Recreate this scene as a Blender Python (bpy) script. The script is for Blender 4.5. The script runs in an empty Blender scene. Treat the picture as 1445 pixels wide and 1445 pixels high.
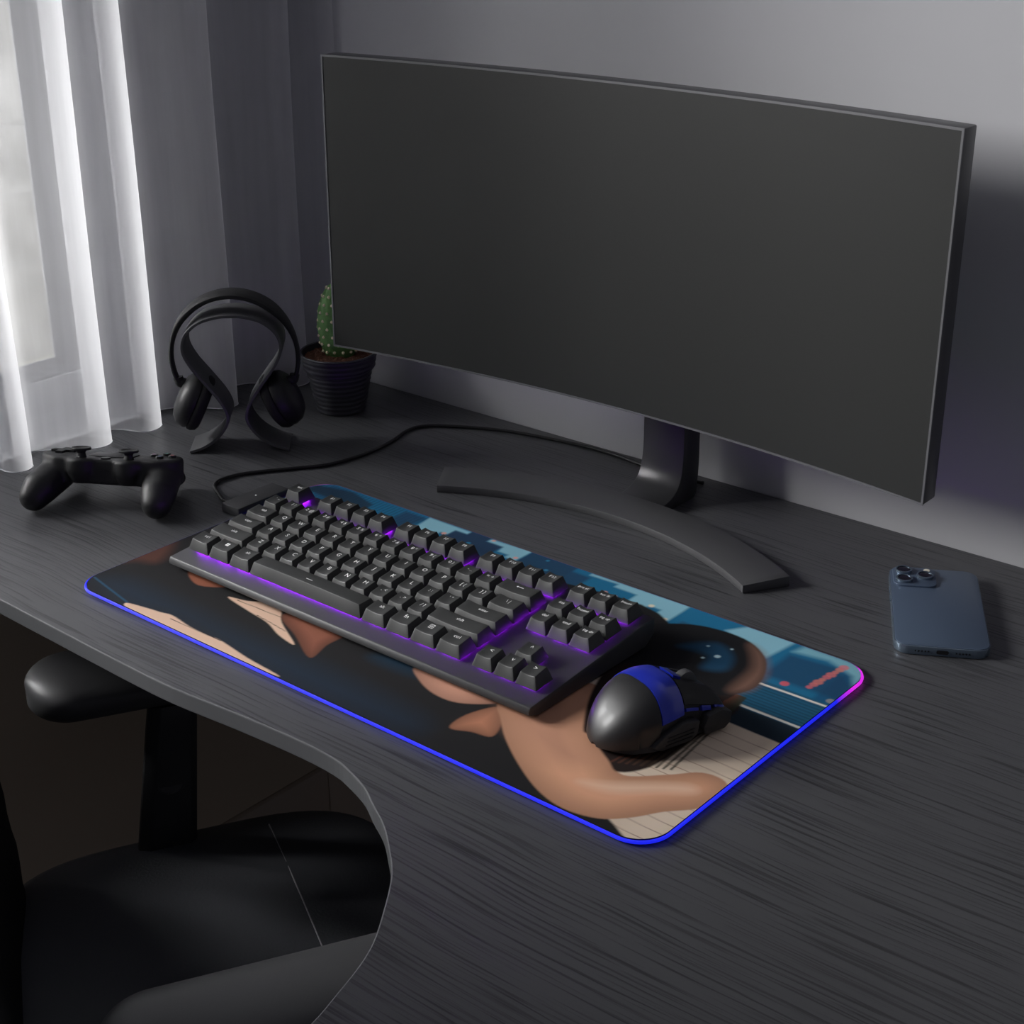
import bpy, bmesh, math, random
import numpy as np
from mathutils import Vector, Matrix, noise
random.seed(4)
sc = bpy.context.scene
C = sc.collection
PI = math.pi
S = 1.13            # final scale of the room, applied once at the very end
ZO = 0.655          # height of the mat's top above the floor
def R(a): return math.radians(a)

# ------------------------------------------------------------------ materials
MATS = {}
def nodes(name):
    m = bpy.data.materials.new(name); m.use_nodes = True
    nt = m.node_tree
    return m, nt, nt.nodes, nt.links, nt.nodes['Principled BSDF']
def mat(name, col, rough=.5, metal=0., coat=0., spec=.5, emit=None, estr=0., bump=None, var=0.):
    if name in MATS: return MATS[name]
    m, nt, N, L, b = nodes(name)
    b.inputs['Base Color'].default_value = (*col, 1)
    b.inputs['Roughness'].default_value = rough
    b.inputs['Metallic'].default_value = metal
    b.inputs['Coat Weight'].default_value = coat
    b.inputs['Coat Roughness'].default_value = .12
    b.inputs['Specular IOR Level'].default_value = spec
    if emit:
        b.inputs['Emission Color'].default_value = (*emit, 1); b.inputs['Emission Strength'].default_value = estr
    if bump or var:
        tc = N.new('ShaderNodeTexCoord'); nz = N.new('ShaderNodeTexNoise')
        L.new(tc.outputs['Object'], nz.inputs['Vector'])
        sc_, st, di = bump or (60, 0, 0)
        nz.inputs['Scale'].default_value = sc_ / S; nz.inputs['Detail'].default_value = 4
        if st:
            bp = N.new('ShaderNodeBump'); bp.inputs['Strength'].default_value = st; bp.inputs['Distance'].default_value = di * S
            L.new(nz.outputs['Fac'], bp.inputs['Height']); L.new(bp.outputs['Normal'], b.inputs['Normal'])
        if var:
            mx = N.new('ShaderNodeMix'); mx.data_type = 'RGBA'
            mx.inputs[6].default_value = (*[c * (1 - var) for c in col], 1); mx.inputs[7].default_value = (*[min(1, c * (1 + var)) for c in col], 1)
            L.new(nz.outputs['Fac'], mx.inputs[0]); L.new(mx.outputs[2], b.inputs['Base Color'])
    MATS[name] = m
    return m

def wood_grey(name, base, dark, line_scale=230., rough=.42):
    m, nt, N, L, b = nodes(name)
    tc = N.new('ShaderNodeTexCoord')
    mp = N.new('ShaderNodeMapping'); mp.inputs['Scale'].default_value = (1 / S, 1 / S, 1 / S)
    L.new(tc.outputs['Object'], mp.inputs['Vector'])
    # slow waviness of the grain
    nz0 = N.new('ShaderNodeTexNoise'); nz0.inputs['Scale'].default_value = 3.2; nz0.inputs['Detail'].default_value = 2
    L.new(mp.outputs['Vector'], nz0.inputs['Vector'])
    sep = N.new('ShaderNodeSeparateXYZ'); L.new(mp.outputs['Vector'], sep.inputs[0])
    mw = N.new('ShaderNodeMath'); mw.operation = 'MULTIPLY_ADD'; mw.inputs[1].default_value = .030
    L.new(nz0.outputs['Fac'], mw.inputs[0]); L.new(sep.outputs['Y'], mw.inputs[2])
    cmb = N.new('ShaderNodeCombineXYZ'); L.new(sep.outputs['X'], cmb.inputs['X']); L.new(mw.outputs[0], cmb.inputs['Y'])
    def streak(sx, sy, det):
        k = N.new('ShaderNodeMapping'); k.inputs['Scale'].default_value = (sx, sy, 1)
        L.new(cmb.outputs[0], k.inputs['Vector'])
        n = N.new('ShaderNodeTexNoise'); n.inputs['Scale'].default_value = 1; n.inputs['Detail'].default_value = det; n.inputs['Roughness'].default_value = .6
        L.new(k.outputs[0], n.inputs['Vector']); return n
    a = streak(9, line_scale * 2.1, 2); c = streak(4, line_scale * .6, 1); f = streak(40, line_scale * 6, 2)
    r1 = N.new('ShaderNodeValToRGB'); r1.color_ramp.elements[0].position = .36; r1.color_ramp.elements[1].position = .50
    L.new(a.outputs['Fac'], r1.inputs[0])
    r2 = N.new('ShaderNodeValToRGB'); r2.color_ramp.elements[0].position = .42; r2.color_ramp.elements[1].position = .58
    L.new(c.outputs['Fac'], r2.inputs[0])
    mxm = N.new('ShaderNodeMath'); mxm.operation = 'MAXIMUM'; L.new(r1.outputs[0], mxm.inputs[0])
    h2 = N.new('ShaderNodeMath'); h2.operation = 'MULTIPLY'; h2.inputs[1].default_value = .30; L.new(r2.outputs[0], h2.inputs[0]); L.new(h2.outputs[0], mxm.inputs[1])
    av = N.new('ShaderNodeMath'); av.operation = 'MULTIPLY_ADD'; av.inputs[1].default_value = .35; av.inputs[2].default_value = -.17; L.new(f.outputs['Fac'], av.inputs[0])
    ad = N.new('ShaderNodeMath'); ad.operation = 'ADD'; L.new(mxm.outputs[0], ad.inputs[0]); L.new(av.outputs[0], ad.inputs[1])
    cm = N.new('ShaderNodeMix'); cm.data_type = 'RGBA'; cm.clamp_factor = True
    cm.inputs[6].default_value = (*dark, 1); cm.inputs[7].default_value = (*base, 1)
    L.new(ad.outputs[0], cm.inputs[0]); L.new(cm.outputs[2], b.inputs['Base Color'])
    bp = N.new('ShaderNodeBump'); bp.inputs['Strength'].default_value = .35; bp.inputs['Distance'].default_value = .0004
    L.new(ad.outputs[0], bp.inputs['Height']); L.new(bp.outputs['Normal'], b.inputs['Normal'])
    b.inputs['Roughness'].default_value = rough; b.inputs['Specular IOR Level'].default_value = .5
    MATS[name] = m
    return m

def sheer(name):
    m = bpy.data.materials.new(name); m.use_nodes = True
    nt = m.node_tree; N = nt.nodes; L = nt.links; N.clear()
    out = N.new('ShaderNodeOutputMaterial')
    tr = N.new('ShaderNodeBsdfTransparent'); df = N.new('ShaderNodeBsdfDiffuse'); tl = N.new('ShaderNodeBsdfTranslucent')
    df.inputs['Color'].default_value = (.86, .86, .88, 1); tl.inputs['Color'].default_value = (.88, .88, .9, 1)
    mx = N.new('ShaderNodeMixShader'); mx.inputs[0].default_value = .66
    L.new(df.outputs[0], mx.inputs[1]); L.new(tl.outputs[0], mx.inputs[2])
    # open weave: a thread count covers more of the view the more edge-on it is seen
    lw = N.new('ShaderNodeLayerWeight'); lw.inputs['Blend'].default_value = .5
    pw = N.new('ShaderNodeMath'); pw.operation = 'POWER'; pw.inputs[1].default_value = 2.2
    L.new(lw.outputs['Facing'], pw.inputs[0])
    ma = N.new('ShaderNodeMath'); ma.operation = 'MULTIPLY_ADD'; ma.inputs[1].default_value = .20; ma.inputs[2].default_value = .55; ma.use_clamp = True
    L.new(pw.outputs[0], ma.inputs[0])
    tc = N.new('ShaderNodeTexCoord'); mp = N.new('ShaderNodeMapping'); mp.inputs['Scale'].default_value = (130 / S, 130 / S, 7 / S)
    nz = N.new('ShaderNodeTexNoise'); nz.inputs['Scale'].default_value = 1; nz.inputs['Detail'].default_value = 3
    L.new(tc.outputs['Object'], mp.inputs[0]); L.new(mp.outputs[0], nz.inputs['Vector'])
    m2 = N.new('ShaderNodeMath'); m2.operation = 'MULTIPLY_ADD'; m2.inputs[1].default_value = .12; m2.inputs[2].default_value = -.06
    L.new(nz.outputs['Fac'], m2.inputs[0])
    m3 = N.new('ShaderNodeMath'); m3.operation = 'ADD'; m3.use_clamp = True; L.new(ma.outputs[0], m3.inputs[0]); L.new(m2.outputs[0], m3.inputs[1])
    fin = N.new('ShaderNodeMixShader'); L.new(m3.outputs[0], fin.inputs[0]); L.new(tr.outputs[0], fin.inputs[1]); L.new(mx.outputs[0], fin.inputs[2])
    L.new(fin.outputs[0], out.inputs[0])
    MATS[name] = m
    return m

# ------------------------------------------------------------------ object helpers
def link(name, me, m=None, parent=None, smooth=None):
    o = bpy.data.objects.new(name, me); C.objects.link(o)
    if m is not None:
        for k in (m if isinstance(m, (list, tuple)) else [m]): me.materials.append(k)
    if parent is not None: o.parent = parent
    if smooth is not None:
        for p in me.polygons: p.use_smooth = True
        if smooth < 180:
            bpy.context.view_layer.update()
            me.set_sharp_from_angle(angle=R(smooth))
    return o
def obj(name, bm, m=None, parent=None, smooth=35, bevel=0., seg=2, loc=(0, 0, 0), rot=(0, 0, 0)):
    me = bpy.data.meshes.new(name)
    if bevel:
        bm.normal_update()
        ed = [e for e in bm.edges if len(e.link_faces) == 2 and e.calc_face_angle(0) > R(28)]
        bmesh.ops.bevel(bm, geom=ed, offset=bevel, segments=seg, profile=.5, affect='EDGES', clamp_overlap=True)
    bmesh.ops.recalc_face_normals(bm, faces=bm.faces)
    bm.to_mesh(me); bm.free()
    o = link(name, me, m, parent, smooth)
    o.location = loc; o.rotation_euler = rot
    return o
def thing(name, label, cat, loc=(0, 0, 0), rot=(0, 0, 0), group=None):
    o = bpy.data.objects.new(name, None); C.objects.link(o)
    o.empty_display_size = .03
    o.location = (loc[0], loc[1], loc[2] + ZO); o.rotation_euler = rot
    o['label'] = label; o['category'] = cat
    if group: o['group'] = group
    return o
def struct(o):
    o['kind'] = 'structure'
    return o
def add_box(bm, lo, hi, M=None, mi=0):
    x0, y0, z0 = lo; x1, y1, z1 = hi
    vs = [bm.verts.new(Vector(p) if M is None else M @ Vector(p)) for p in
          ((x0, y0, z0), (x1, y0, z0), (x1, y1, z0), (x0, y1, z0), (x0, y0, z1), (x1, y0, z1), (x1, y1, z1), (x0, y1, z1))]
    for f in ((0, 3, 2, 1), (4, 5, 6, 7), (0, 1, 5, 4), (1, 2, 6, 5), (2, 3, 7, 6), (3, 0, 4, 7)):
        bm.faces.new([vs[i] for i in f]).material_index = mi
def box(lo, hi):
    bm = bmesh.new(); add_box(bm, lo, hi); return bm
def add_loft(bm, rings, closed=True, cap=True):
    RV = [[bm.verts.new(p) for p in r] for r in rings]
    n = len(RV[0])
    for a, b in zip(RV, RV[1:]):
        for i in range(n if closed else n - 1):
            j = (i + 1) % n
            bm.faces.new((a[i], a[j], b[j], b[i]))
    if cap and closed:
        bm.faces.new(RV[0][::-1]); bm.faces.new(RV[-1])
    return RV
def add_lathe(bm, prof, n=40, c=(0, 0, 0), M=None, cap=True):
    rings = []
    for r, z in prof:
        ring = []
        for k in range(n):
            a = 2 * PI * k / n
            p = Vector((r * math.cos(a), r * math.sin(a), z))
            if M is not None: p = M @ p
            ring.append(p + Vector(c))
        rings.append(ring)
    add_loft(bm, rings, cap=cap)
def add_tube(bm, pts, r, n=10, cap=True):
    pts = [Vector(p) for p in pts]
    rr = r if isinstance(r, (list, tuple)) else [r] * len(pts)
    up = Vector((0, 0, 1)); rings = []; prev = None
    for i, p in enumerate(pts):
        t = (pts[min(i + 1, len(pts) - 1)] - pts[max(i - 1, 0)]).normalized()
        if prev is None:
            s = t.cross(up)
            if s.length < .1: s = t.cross(Vector((1, 0, 0)))
        else: s = prev - t * prev.dot(t)
        s.normalize(); prev = s; q = s.cross(t)
        rings.append([p + (s * math.cos(2 * PI * k / n) + q * math.sin(2 * PI * k / n)) * rr[i] for k in range(n)])
    add_loft(bm, rings, cap=cap)
def spline(P, sub=8, closed=False):
    P = [Vector(p) for p in P]; out = []; n = len(P)
    for i in range(n if closed else n - 1):
        if closed: p0, p1, p2, p3 = P[i - 1], P[i], P[(i + 1) % n], P[(i + 2) % n]
        else: p0, p1, p2, p3 = P[max(i - 1, 0)], P[i], P[i + 1], P[min(i + 2, n - 1)]
        for k in range(sub):
            t = k / sub
            out.append(.5 * ((2 * p1) + (p2 - p0) * t + (2 * p0 - 5 * p1 + 4 * p2 - p3) * t * t + (3 * p1 - p0 - 3 * p2 + p3) * t ** 3))
    if not closed: out.append(P[-1])
    return out
def rrect(x0, y0, x1, y1, r, n=8):
    out = []
    for cx, cy, a0 in ((x1 - r, y0 + r, -90), (x1 - r, y1 - r, 0), (x0 + r, y1 - r, 90), (x0 + r, y0 + r, 180)):
        for k in range(n + 1):
            a = R(a0 + 90 * k / n); out.append((cx + r * math.cos(a), cy + r * math.sin(a)))
    return out
def add_prism(bm, pts, z0, z1, M=None):
    f = (lambda v: v) if M is None else (lambda v: M @ v)
    add_loft(bm, [[f(Vector((x, y, z0))) for x, y in pts], [f(Vector((x, y, z1))) for x, y in pts]])
def bake(o, mods):
    """apply modifiers by evaluation and hand back the mesh data"""
    for kind, kw in mods:
        md = o.modifiers.new(kind.lower(), kind)
        for k, v in kw.items(): setattr(md, k, v)
    bpy.context.view_layer.update()
    dg = bpy.context.evaluated_depsgraph_get()
    me = bpy.data.meshes.new_from_object(o.evaluated_get(dg))
    old = o.data
    o.modifiers.clear(); o.data = me
    return o
def text_verts(txt, size):
    cu = bpy.data.curves.new('t', 'FONT'); cu.body = txt; cu.size = size; cu.align_x = 'CENTER'; cu.align_y = 'CENTER'; cu.resolution_u = 2
    o = bpy.data.objects.new('t', cu); C.objects.link(o)
    bpy.context.view_layer.update()
    me = bpy.data.meshes.new_from_object(o.evaluated_get(bpy.context.evaluated_depsgraph_get()))
    V = [tuple(v.co) for v in me.vertices]; F = [tuple(p.vertices) for p in me.polygons]
    bpy.data.objects.remove(o); bpy.data.curves.remove(cu); bpy.data.meshes.remove(me)
    return V, F

# ------------------------------------------------------------------ palette
M_wall = mat('painted_plaster', (.58, .58, .605), .9, bump=(45, .05, .002))
M_taupe = mat('panel_taupe', (.62, .53, .40), .9, bump=(45, .05, .002))
M_white = mat('white_lacquer', (.78, .79, .81), .45)
M_sash = mat('shaded_sash', (.36, .37, .39), .45)  # sash faces less light than the frame; that shade is in the grey
M_base = mat('skirting_paint', (.62, .54, .45), .6)
M_floor = mat('brown_boards', (.20, .14, .09), .5, bump=(9, .1, .004), var=.4)
M_desk = wood_grey('dark_grey_wood', (.094, .095, .101), (.040, .040, .043), rough=.38)
M_edge = mat('desk_edge', (.13, .133, .140), .34, spec=.6)
M_black = mat('satin_black', (.012, .012, .013), .42)
M_blk_matte = mat('matte_black', (.016, .016, .017), .6)
M_stand = mat('stand_grey', (.078, .078, .082), .45)
M_bezel = mat('bezel_grey', (.17, .17, .18), .35, metal=.3)
M_screen = mat('dark_screen', (.029, .030, .029), .5, spec=.25)
M_case = mat('keyboard_case', (.055, .055, .058), .5)
M_cap = mat('keycap', (.040, .041, .041), .50, bump=(900, .05, .0004))
M_leg = mat('key_legend', (.75, .75, .75), .5, emit=(1, 1, 1), estr=.24)
M_violet = mat('violet_led', (.1, 0, .2), .5, emit=(.33, .01, 1), estr=50)
M_blue = mat('blue_plastic', (.010, .025, .42), .3, coat=.5)

# ------------------------------------------------------------------ room shell (x along the back wall, y to the back wall, z from the mat's top)
XW, YW, ZF = -.270, .4925, -ZO      # left wall, back wall, floor
ZD = -.004                          # desk top
def sbox(name, lo, hi, m, parent=None, bevel=0):
    return obj(name, box((lo[0], lo[1], lo[2] + ZO), (hi[0], hi[1], hi[2] + ZO)), m, parent, bevel=bevel)
struct(sbox('floor', (-.47, -1.9, ZF - .05), (2.2, .70, ZF), M_floor))
struct(sbox('wall_back', (-.47, YW, ZF), (2.2, .70, 1.55), M_wall))
# left wall with its window opening
WY0, WY1, WZ0, WZ1 = -.58, .297, ZD, 1.15
bm = bmesh.new()
for lo, hi in (((-.362, -1.9, ZF), (XW, YW, WZ0 - .0)), ((-.47, -1.9, WZ1), (XW, YW, 1.55)),
               ((-.362, -1.9, WZ0), (XW, WY0, WZ1)), ((-.362, WY1, WZ0), (XW, YW, WZ1))):
    add_box(bm, (lo[0], lo[1], lo[2] + ZO), (hi[0], hi[1], hi[2] + ZO))
struct(obj('wall_left', bm, M_wall))
struct(sbox('added_panel', (XW - .001, -1.9, -.512), (XW + .002, YW - .002, ZD - .055), M_taupe))  # added thin panel, browns the wall below the desk by its colour
struct(sbox('baseboard_left', (XW, -1.9, ZF), (XW + .010, YW - .012, -.512), M_base, bevel=.003))
struct(sbox('baseboard_back', (XW, YW - .012, ZF), (2.2, YW, -.512), M_base, bevel=.003))
# window
w = bpy.data.objects.new('window_1', None); C.objects.link(w); w.location = (-.36, .2, WZ0 + ZO); struct(w)
def wb(bm, lo, hi): add_box(bm, (lo[0] + .36, lo[1] - .2, lo[2] - WZ0), (hi[0] + .36, hi[1] - .2, hi[2] - WZ0))
bm = bmesh.new()
wb(bm, (-.352, WY1 - .034, WZ0), (-.33, WY1, WZ1)); wb(bm, (-.352, WY0, WZ0), (-.33, WY0 + .034, WZ1))
wb(bm, (-.352, WY0 + .034, WZ0 + .0), (-.33, WY1 - .034, WZ0 + .037)); wb(bm, (-.352, WY0 + .034, WZ1 - .037), (-.33, WY1 - .034, WZ1))
wb(bm, (-.328, WY0, WZ0), (-.319, WY1, WZ0 + .012))
f = obj('window_frame', bm, M_white, w, bevel=.0015)
bm = bmesh.new()
sy0, sy1, sz0, sz1 = WY0 + .035, WY1 - .036, WZ0 + .039, WZ1 - .038
for a, b_ in ((sy0, sy1),):
    wb(bm, (-.346, b_ - .020, sz0), (-.337, b_, sz1)); wb(bm, (-.346, a, sz0), (-.337, a + .034, sz1))
    wb(bm, (-.346, a + .034, sz0), (-.337, b_ - .020, sz0 + .011)); wb(bm, (-.346, a + .034, sz1 - .034), (-.337, b_ - .020, sz1))
    wb(bm, (-.347, b_ - .028, sz0 + .011), (-.343, b_ - .020, sz1 - .034)); wb(bm, (-.347, a + .034, sz0 + .011), (-.343, b_ - .028, sz0 + .018))
obj('window_sash', bm, M_sash, w, bevel=.0012)
g, nt, N, L, b = nodes('window_glass')
tr = N.new('ShaderNodeBsdfTransparent'); gl = N.new('ShaderNodeBsdfGlossy'); gl.inputs['Roughness'].default_value = .02; mxg = N.new('ShaderNodeMixShader'); frn = N.new('ShaderNodeFresnel')
tr.inputs[0].default_value = (.97, .97, .97, 1); frn.inputs[0].default_value = 1.3
L.new(frn.outputs[0], mxg.inputs[0]); L.new(tr.outputs[0], mxg.inputs[1]); L.new(gl.outputs[0], mxg.inputs[2]); L.new(mxg.outputs[0], N['Material Output'].inputs[0])
for k, (a, b_) in enumerate(((sy0, sy1),)):
    bm = bmesh.new(); wb(bm, (-.3465, a + .03, sz0 + .012), (-.3445, b_ - .022, sz1 - .03)); obj('window_pane', bm, g, w)
struct(sbox('trim_1', (-.3299, WY0, WZ0 + .00003), (XW - .0005, WY1, WZ0 + .0012), M_white))

# outdoors: pale block wall, ground
def stone_mat():
    m, nt, N, L, b = nodes('pale_blocks')
    tc = N.new('ShaderNodeTexCoord'); mp = N.new('ShaderNodeMapping'); mp.inputs['Rotation'].default_value = (R(90), 0, R(90))
    L.new(tc.outputs['Object'], mp.inputs[0])
    br = N.new('ShaderNodeTexBrick'); br.inputs['Scale'].default_value = 2.2; br.inputs['Color1'].default_value = (.74, .73, .71, 1); br.inputs['Color2'].default_value = (.56, .54, .51, 1)
    br.inputs['Mortar'].default_value = (.42, .41, .40, 1); br.inputs['Mortar Size'].default_value = .02
    L.new(mp.outputs[0], br.inputs['Vector'])
    nz = N.new('ShaderNodeTexNoise'); nz.inputs['Scale'].default_value = 5.5; nz.inputs['Detail'].default_value = 6; L.new(tc.outputs['Object'], nz.inputs['Vector'])
    rp = N.new('ShaderNodeValToRGB'); rp.color_ramp.elements[0].color = (.28, .28, .26, 1); rp.color_ramp.elements[1].color = (.9, .9, .89, 1)
    rp.color_ramp.elements[0].position = .35; rp.color_ramp.elements[1].position = .65
    L.new(nz.outputs['Fac'], rp.inputs[0])
    mx = N.new('ShaderNodeMix'); mx.data_type = 'RGBA'; mx.inputs[0].default_value = .65
    L.new(br.outputs['Color'], mx.inputs[6]); L.new(rp.outputs[0], mx.inputs[7]); L.new(mx.outputs[2], b.inputs['Base Color'])
    b.inputs['Roughness'].default_value = .9
    return m
M_stone = stone_mat()
M_ground = mat('garden_ground', (.50, .49, .42), .9, bump=(3, .3, .02), var=.3)
struct(sbox('garden_ground', (-6, -3, -1.0), (-.5, 9, -.95), M_ground))
gw = sbox('garden_wall', (-3.3, -2.0, -.95), (-3.1, 8, .12), M_stone); struct(gw)
struct(sbox('garden_hedge', (-4.4, -2.0, -.95), (-3.6, 8, .9), mat('grey_green_hedge', (.30, .31, .27), .9, bump=(12, .6, .05), var=.5)))

# ------------------------------------------------------------------ desk
desk = thing('desk', 'dark grey wood-grain desk top with a curved cut-out for the chair, against the back wall', 'desk', (.3, .2, ZF))
front = [(XW, -.0475), (-.041, -.0475), (.07, -.0495), (.13, -.0505), (.18, -.050), (.244, -.0445), (.299, -.0415), (.330, -.0425), (.347, -.0465), (.367, -.0535), (.3842, -.0635),
         (.404, -.0745), (.4218, -.0885), (.435, -.100), (.4461, -.1125), (.4625, -.136), (.473, -.153), (.4804, -.1705), (.4873, -.1945), (.4926, -.2161), (.496, -.25), (.498, -.32), (.498, -.70)]
fr = [front[0]] + [tuple(p)[:2] for p in spline([(x, y, 0) for x, y in front[1:-1]], 4)] + [front[-1]]
outline = fr + [(1.20, -.70), (1.20, YW - .002), (XW + .0005, YW - .002)]
outline[0] = (XW + .0005, -.0475)
o_ = [(x - .3, y - .2) for x, y in outline]
bm = bmesh.new(); add_prism(bm, o_, ZD - .0135 - ZF, ZD - ZF)
for f in bm.faces: f.normal_update()
d = obj('desktop', bm, [M_desk, M_edge], desk, smooth=None, bevel=.0010, seg=2)
for p in d.data.polygons:
    if p.normal.z < .95 and p.normal.z > -.9: p.material_index = 1
bm = bmesh.new()
for x, y in ((1.12, -.62), (1.12, .44)):
    b2 = box((x - .3 - .025, y - .2 - .025, .004), (x - .3 + .025, y - .2 + .025, ZD - .014 - ZF)); obj('leg', b2, M_blk_matte, desk, bevel=.003)
    b2 = box((x - .3 - .035, y - .2 - .035, 0), (x - .3 + .035, y - .2 + .035, .004)); obj('foot', b2, M_blk_matte, desk, bevel=.001)
bm.free()
obj('wall_cleat', box((XW + .05 - .3, YW - .035 - .2, ZD - .040 - ZF), (.9 - .3, YW - .003 - .2, ZD - .0137 - ZF)), M_blk_matte, desk, bevel=.002)

# ------------------------------------------------------------------ mouse mat with lit edge
MW, MH, MR = .5403, .2652, .022
matt = thing('mouse_pad', 'large printed mouse pad with glowing blue edge lying on the grey desk under the keyboard', 'mouse pad', (0, 0, ZD))
pts = rrect(.0008, .0008, MW - .0008, MH - .0008, MR, 10)
bm = bmesh.new(); add_prism(bm, pts, 0.0, .0036); obj('rubber_base', bm, M_blk_matte, matt)
# printed cloth: colours held per point of a fine grid
def art():
    nx, ny = 680, 334
    xs = np.linspace(0, MW, nx); ys = np.linspace(0, MH, ny)
    X, Y = np.meshgrid(xs, ys)
    def srgb(r, g, b_): 
        c = np.array([r, g, b_]) / 255.
        return np.where(c <= .04045, c / 12.92, ((c + .055) / 1.055) ** 2.4)
    col = np.zeros((ny, nx, 3))
    def seg_d(px, py):
        d = np.full(X.shape, 9.)
        ins = np.zeros(X.shape, bool); n = len(px)
        for i in range(n):
            x0, y0, x1, y1 = px[i], py[i], px[(i + 1) % n], py[(i + 1) % n]
            dx, dy = x1 - x0, y1 - y0
            t = np.clip(((X - x0) * dx + (Y - y0) * dy) / (dx * dx + dy * dy + 1e-12), 0, 1)
            d = np.minimum(d, np.hypot(X - x0 - t * dx, Y - y0 - t * dy))
            c = ((y0 > Y) != (y1 > Y)) & (X < (x1 - x0) * (Y - y0) / (y1 - y0 + 1e-12) + x0)
            ins ^= c
        return np.where(ins, d, -d)
    def poly(P, c, soft=.0006, a=1., smooth=True):
        nonlocal col
        P = [tuple(p)[:2] for p in spline([(x, y, 0) for x, y in P], 5, True)] if smooth else P
        d = seg_d([p[0] for p in P], [p[1] for p in P])
        w = (np.clip(d / soft * .5 + .5, 0, 1) * a)[..., None]
        cc = c(d) if callable(c) else srgb(*c)
        col = col * (1 - w) + cc * w
        return d
    def dot(x, y, r, c, a=1.):
        nonlocal col
        w = (np.clip((r - np.hypot(X - x, Y - y)) / .0012 + .5, 0, 1) * a)[..., None]
        col = col * (1 - w) + srgb(*c) * w
    def line(x0, y0, x1, y1, r, c, a=1.):
        nonlocal col
        dx, dy = x1 - x0, y1 - y0
        t = np.clip(((X - x0) * dx + (Y - y0) * dy) / (dx * dx + dy * dy), 0, 1)
        w = (np.clip((r - np.hypot(X - x0 - t * dx, Y - y0 - t * dy)) / .0006 + .5, 0, 1) * a)[..., None]
        col = col * (1 - w) + srgb(*c) * w
    rng = np.random.RandomState(3)
    teal, navy, sky, deep = (28, 112, 152), (34, 62, 92), (142, 196, 214), (22, 84, 124)
    col[:] = srgb(*teal)
    for k in range(26):                                   # blocks of a night skyline
        x = rng.uniform(-.02, MW); w_ = rng.uniform(.012, .04); t = rng.uniform(.19, MH)
        c = [teal, navy, deep, (40, 78, 108)][k % 4]
        poly([(x, .1), (x + w_, .1), (x + w_, t), (x, t)], c, .002, .8, False)
    for x in np.arange(.0, .16, .004): line(x, .19, x, .262, .0009, (18, 60, 92), .45)
    poly([(0, .24), (.075, .24), (.072, .2535), (.04, .262), (0, .2535)], (26, 50, 72), .002, .9, False)
    L1 = [(.1289, .2638), (.1754, .2631), (.1754, .258), (.1629, .258), (.1629, .2480), (.1556, .2480), (.1556, .2397), (.1325, .2385)]
    L2 = [(.1967, .263), (.2382, .2652), (.2382, .2438), (.2270, .2438), (.2270, .2490), (.2163, .2490), (.2139, .2575), (.1967, .2575)]
    L3 = [(.2995, .264), (.3898, .2649), (.3898, .2330), (.3760, .2330), (.3760, .2472), (.3650, .2472), (.3650, .2410), (.3476, .2410), (.3476, .256), (.3261, .256), (.3261, .2616), (.2995, .2604)]
    for P in (L1, L2, L3): poly(P, sky, .0014, 1, False)
    poly([(.1754, .2652), (.1967, .2652), (.1967, .2575), (.2139, .2575), (.2139, .225), (.1629, .225), (.1629, .2575), (.1754, .258)], navy, .0014, 1, False)
    poly([(.2390, .2652), (.2849, .2652), (.2849, .2378), (.2390, .2378)], (32, 70, 100), .0014, 1, False)
    poly([(.440, .2652), (.4786, .2652), (.474, .2334), (.455, .24), (.43, .25)], sky, .002, 1, False)
    poly([(.4868, .2652), (.5403, .2652), (.5403, .235), (.533, .248), (.5101, .2571), (.4839, .2527)], (128, 184, 200), .003, 1, False)
    poly([(.484, .212), (.5403, .214), (.5403, .235), (.52, .252), (.484, .248)], (30, 70, 104), .003, .8, False)
    for x, y, r, c in ((.1592, .2476, .0022, (240, 170, 150)), (.1875, .2458, .002, (60, 150, 190)), (.2006, .2622, .0018, (245, 180, 160)), (.2349, .2484, .002, (240, 160, 150)),
                       (.2581, .2603, .0015, (60, 150, 190)), (.2676, .2461, .0018, (60, 140, 180)), (.326, .2444, .0022, (240, 170, 150)), (.3361, .2432, .002, (240, 175, 160)),
                       (.3665, .2480, .0024, (250, 235, 205)), (.3711, .2334, .002, (240, 180, 160)), (.3863, .2366, .0022, (245, 225, 195)),
                       (.5026, .2107, .0032, (225, 95, 105)), (.5192, .1935, .0038, (225, 120, 115)), (.5381, .2097, .003, (150, 150, 150))):
        dot(x, y, r, c, .85)
    for k in range(9):
        t = k / 8; dot(.5178 + .005 * t, .2171 + .038 * t, .0023 + .0006 * (k % 3), (225, 112 + 8 * (k % 4), 118), .75)
    # window ledge and cream boards at the right
    poly([(.46, .148), (.5403, .144), (.5403, .2052), (.46, .2052)], (30, 92, 122), .0006, 1, False)
    for y in np.arange(.170, .2, .0035): line(.46, y, .5403, y + .0006, .0008, (20, 60, 84), .6)
    poly([(.46, .1437), (.5403, .1437), (.5403, .1662), (.46, .1654)], (24, 42, 56), .0006, 1, False)
    line(.46, .1686, .5403, .1679, .0013, (232, 228, 218)); line(.46, .2000, .5403, .2020, .0011, (232, 228, 218))
    cream = lambda d: srgb(238, 218, 196) * (1 - .12 * ((np.sin(X * 90 + 1) * .5 + .5)[..., None]))
    poly([(.40, -.002), (.5420, -.002), (.5420, .1437), (.40, .1480)], cream, .0006, 1, False)
    for y in np.arange(.006, .142, .0105): line(.40, y + .004, .5403, y, .00035, (150, 110, 90), .7)
    # long dark slopes with a navy sheen at the left and centre
    poly([(-.02, -.02), (.505, -.02), (.47, .03), (.40, .10), (.41, .20), (.36, .245), (.2, .22), (.10, .215), (.03, .20), (-.02, .17)], (29, 28, 30), .001, 1)
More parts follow.
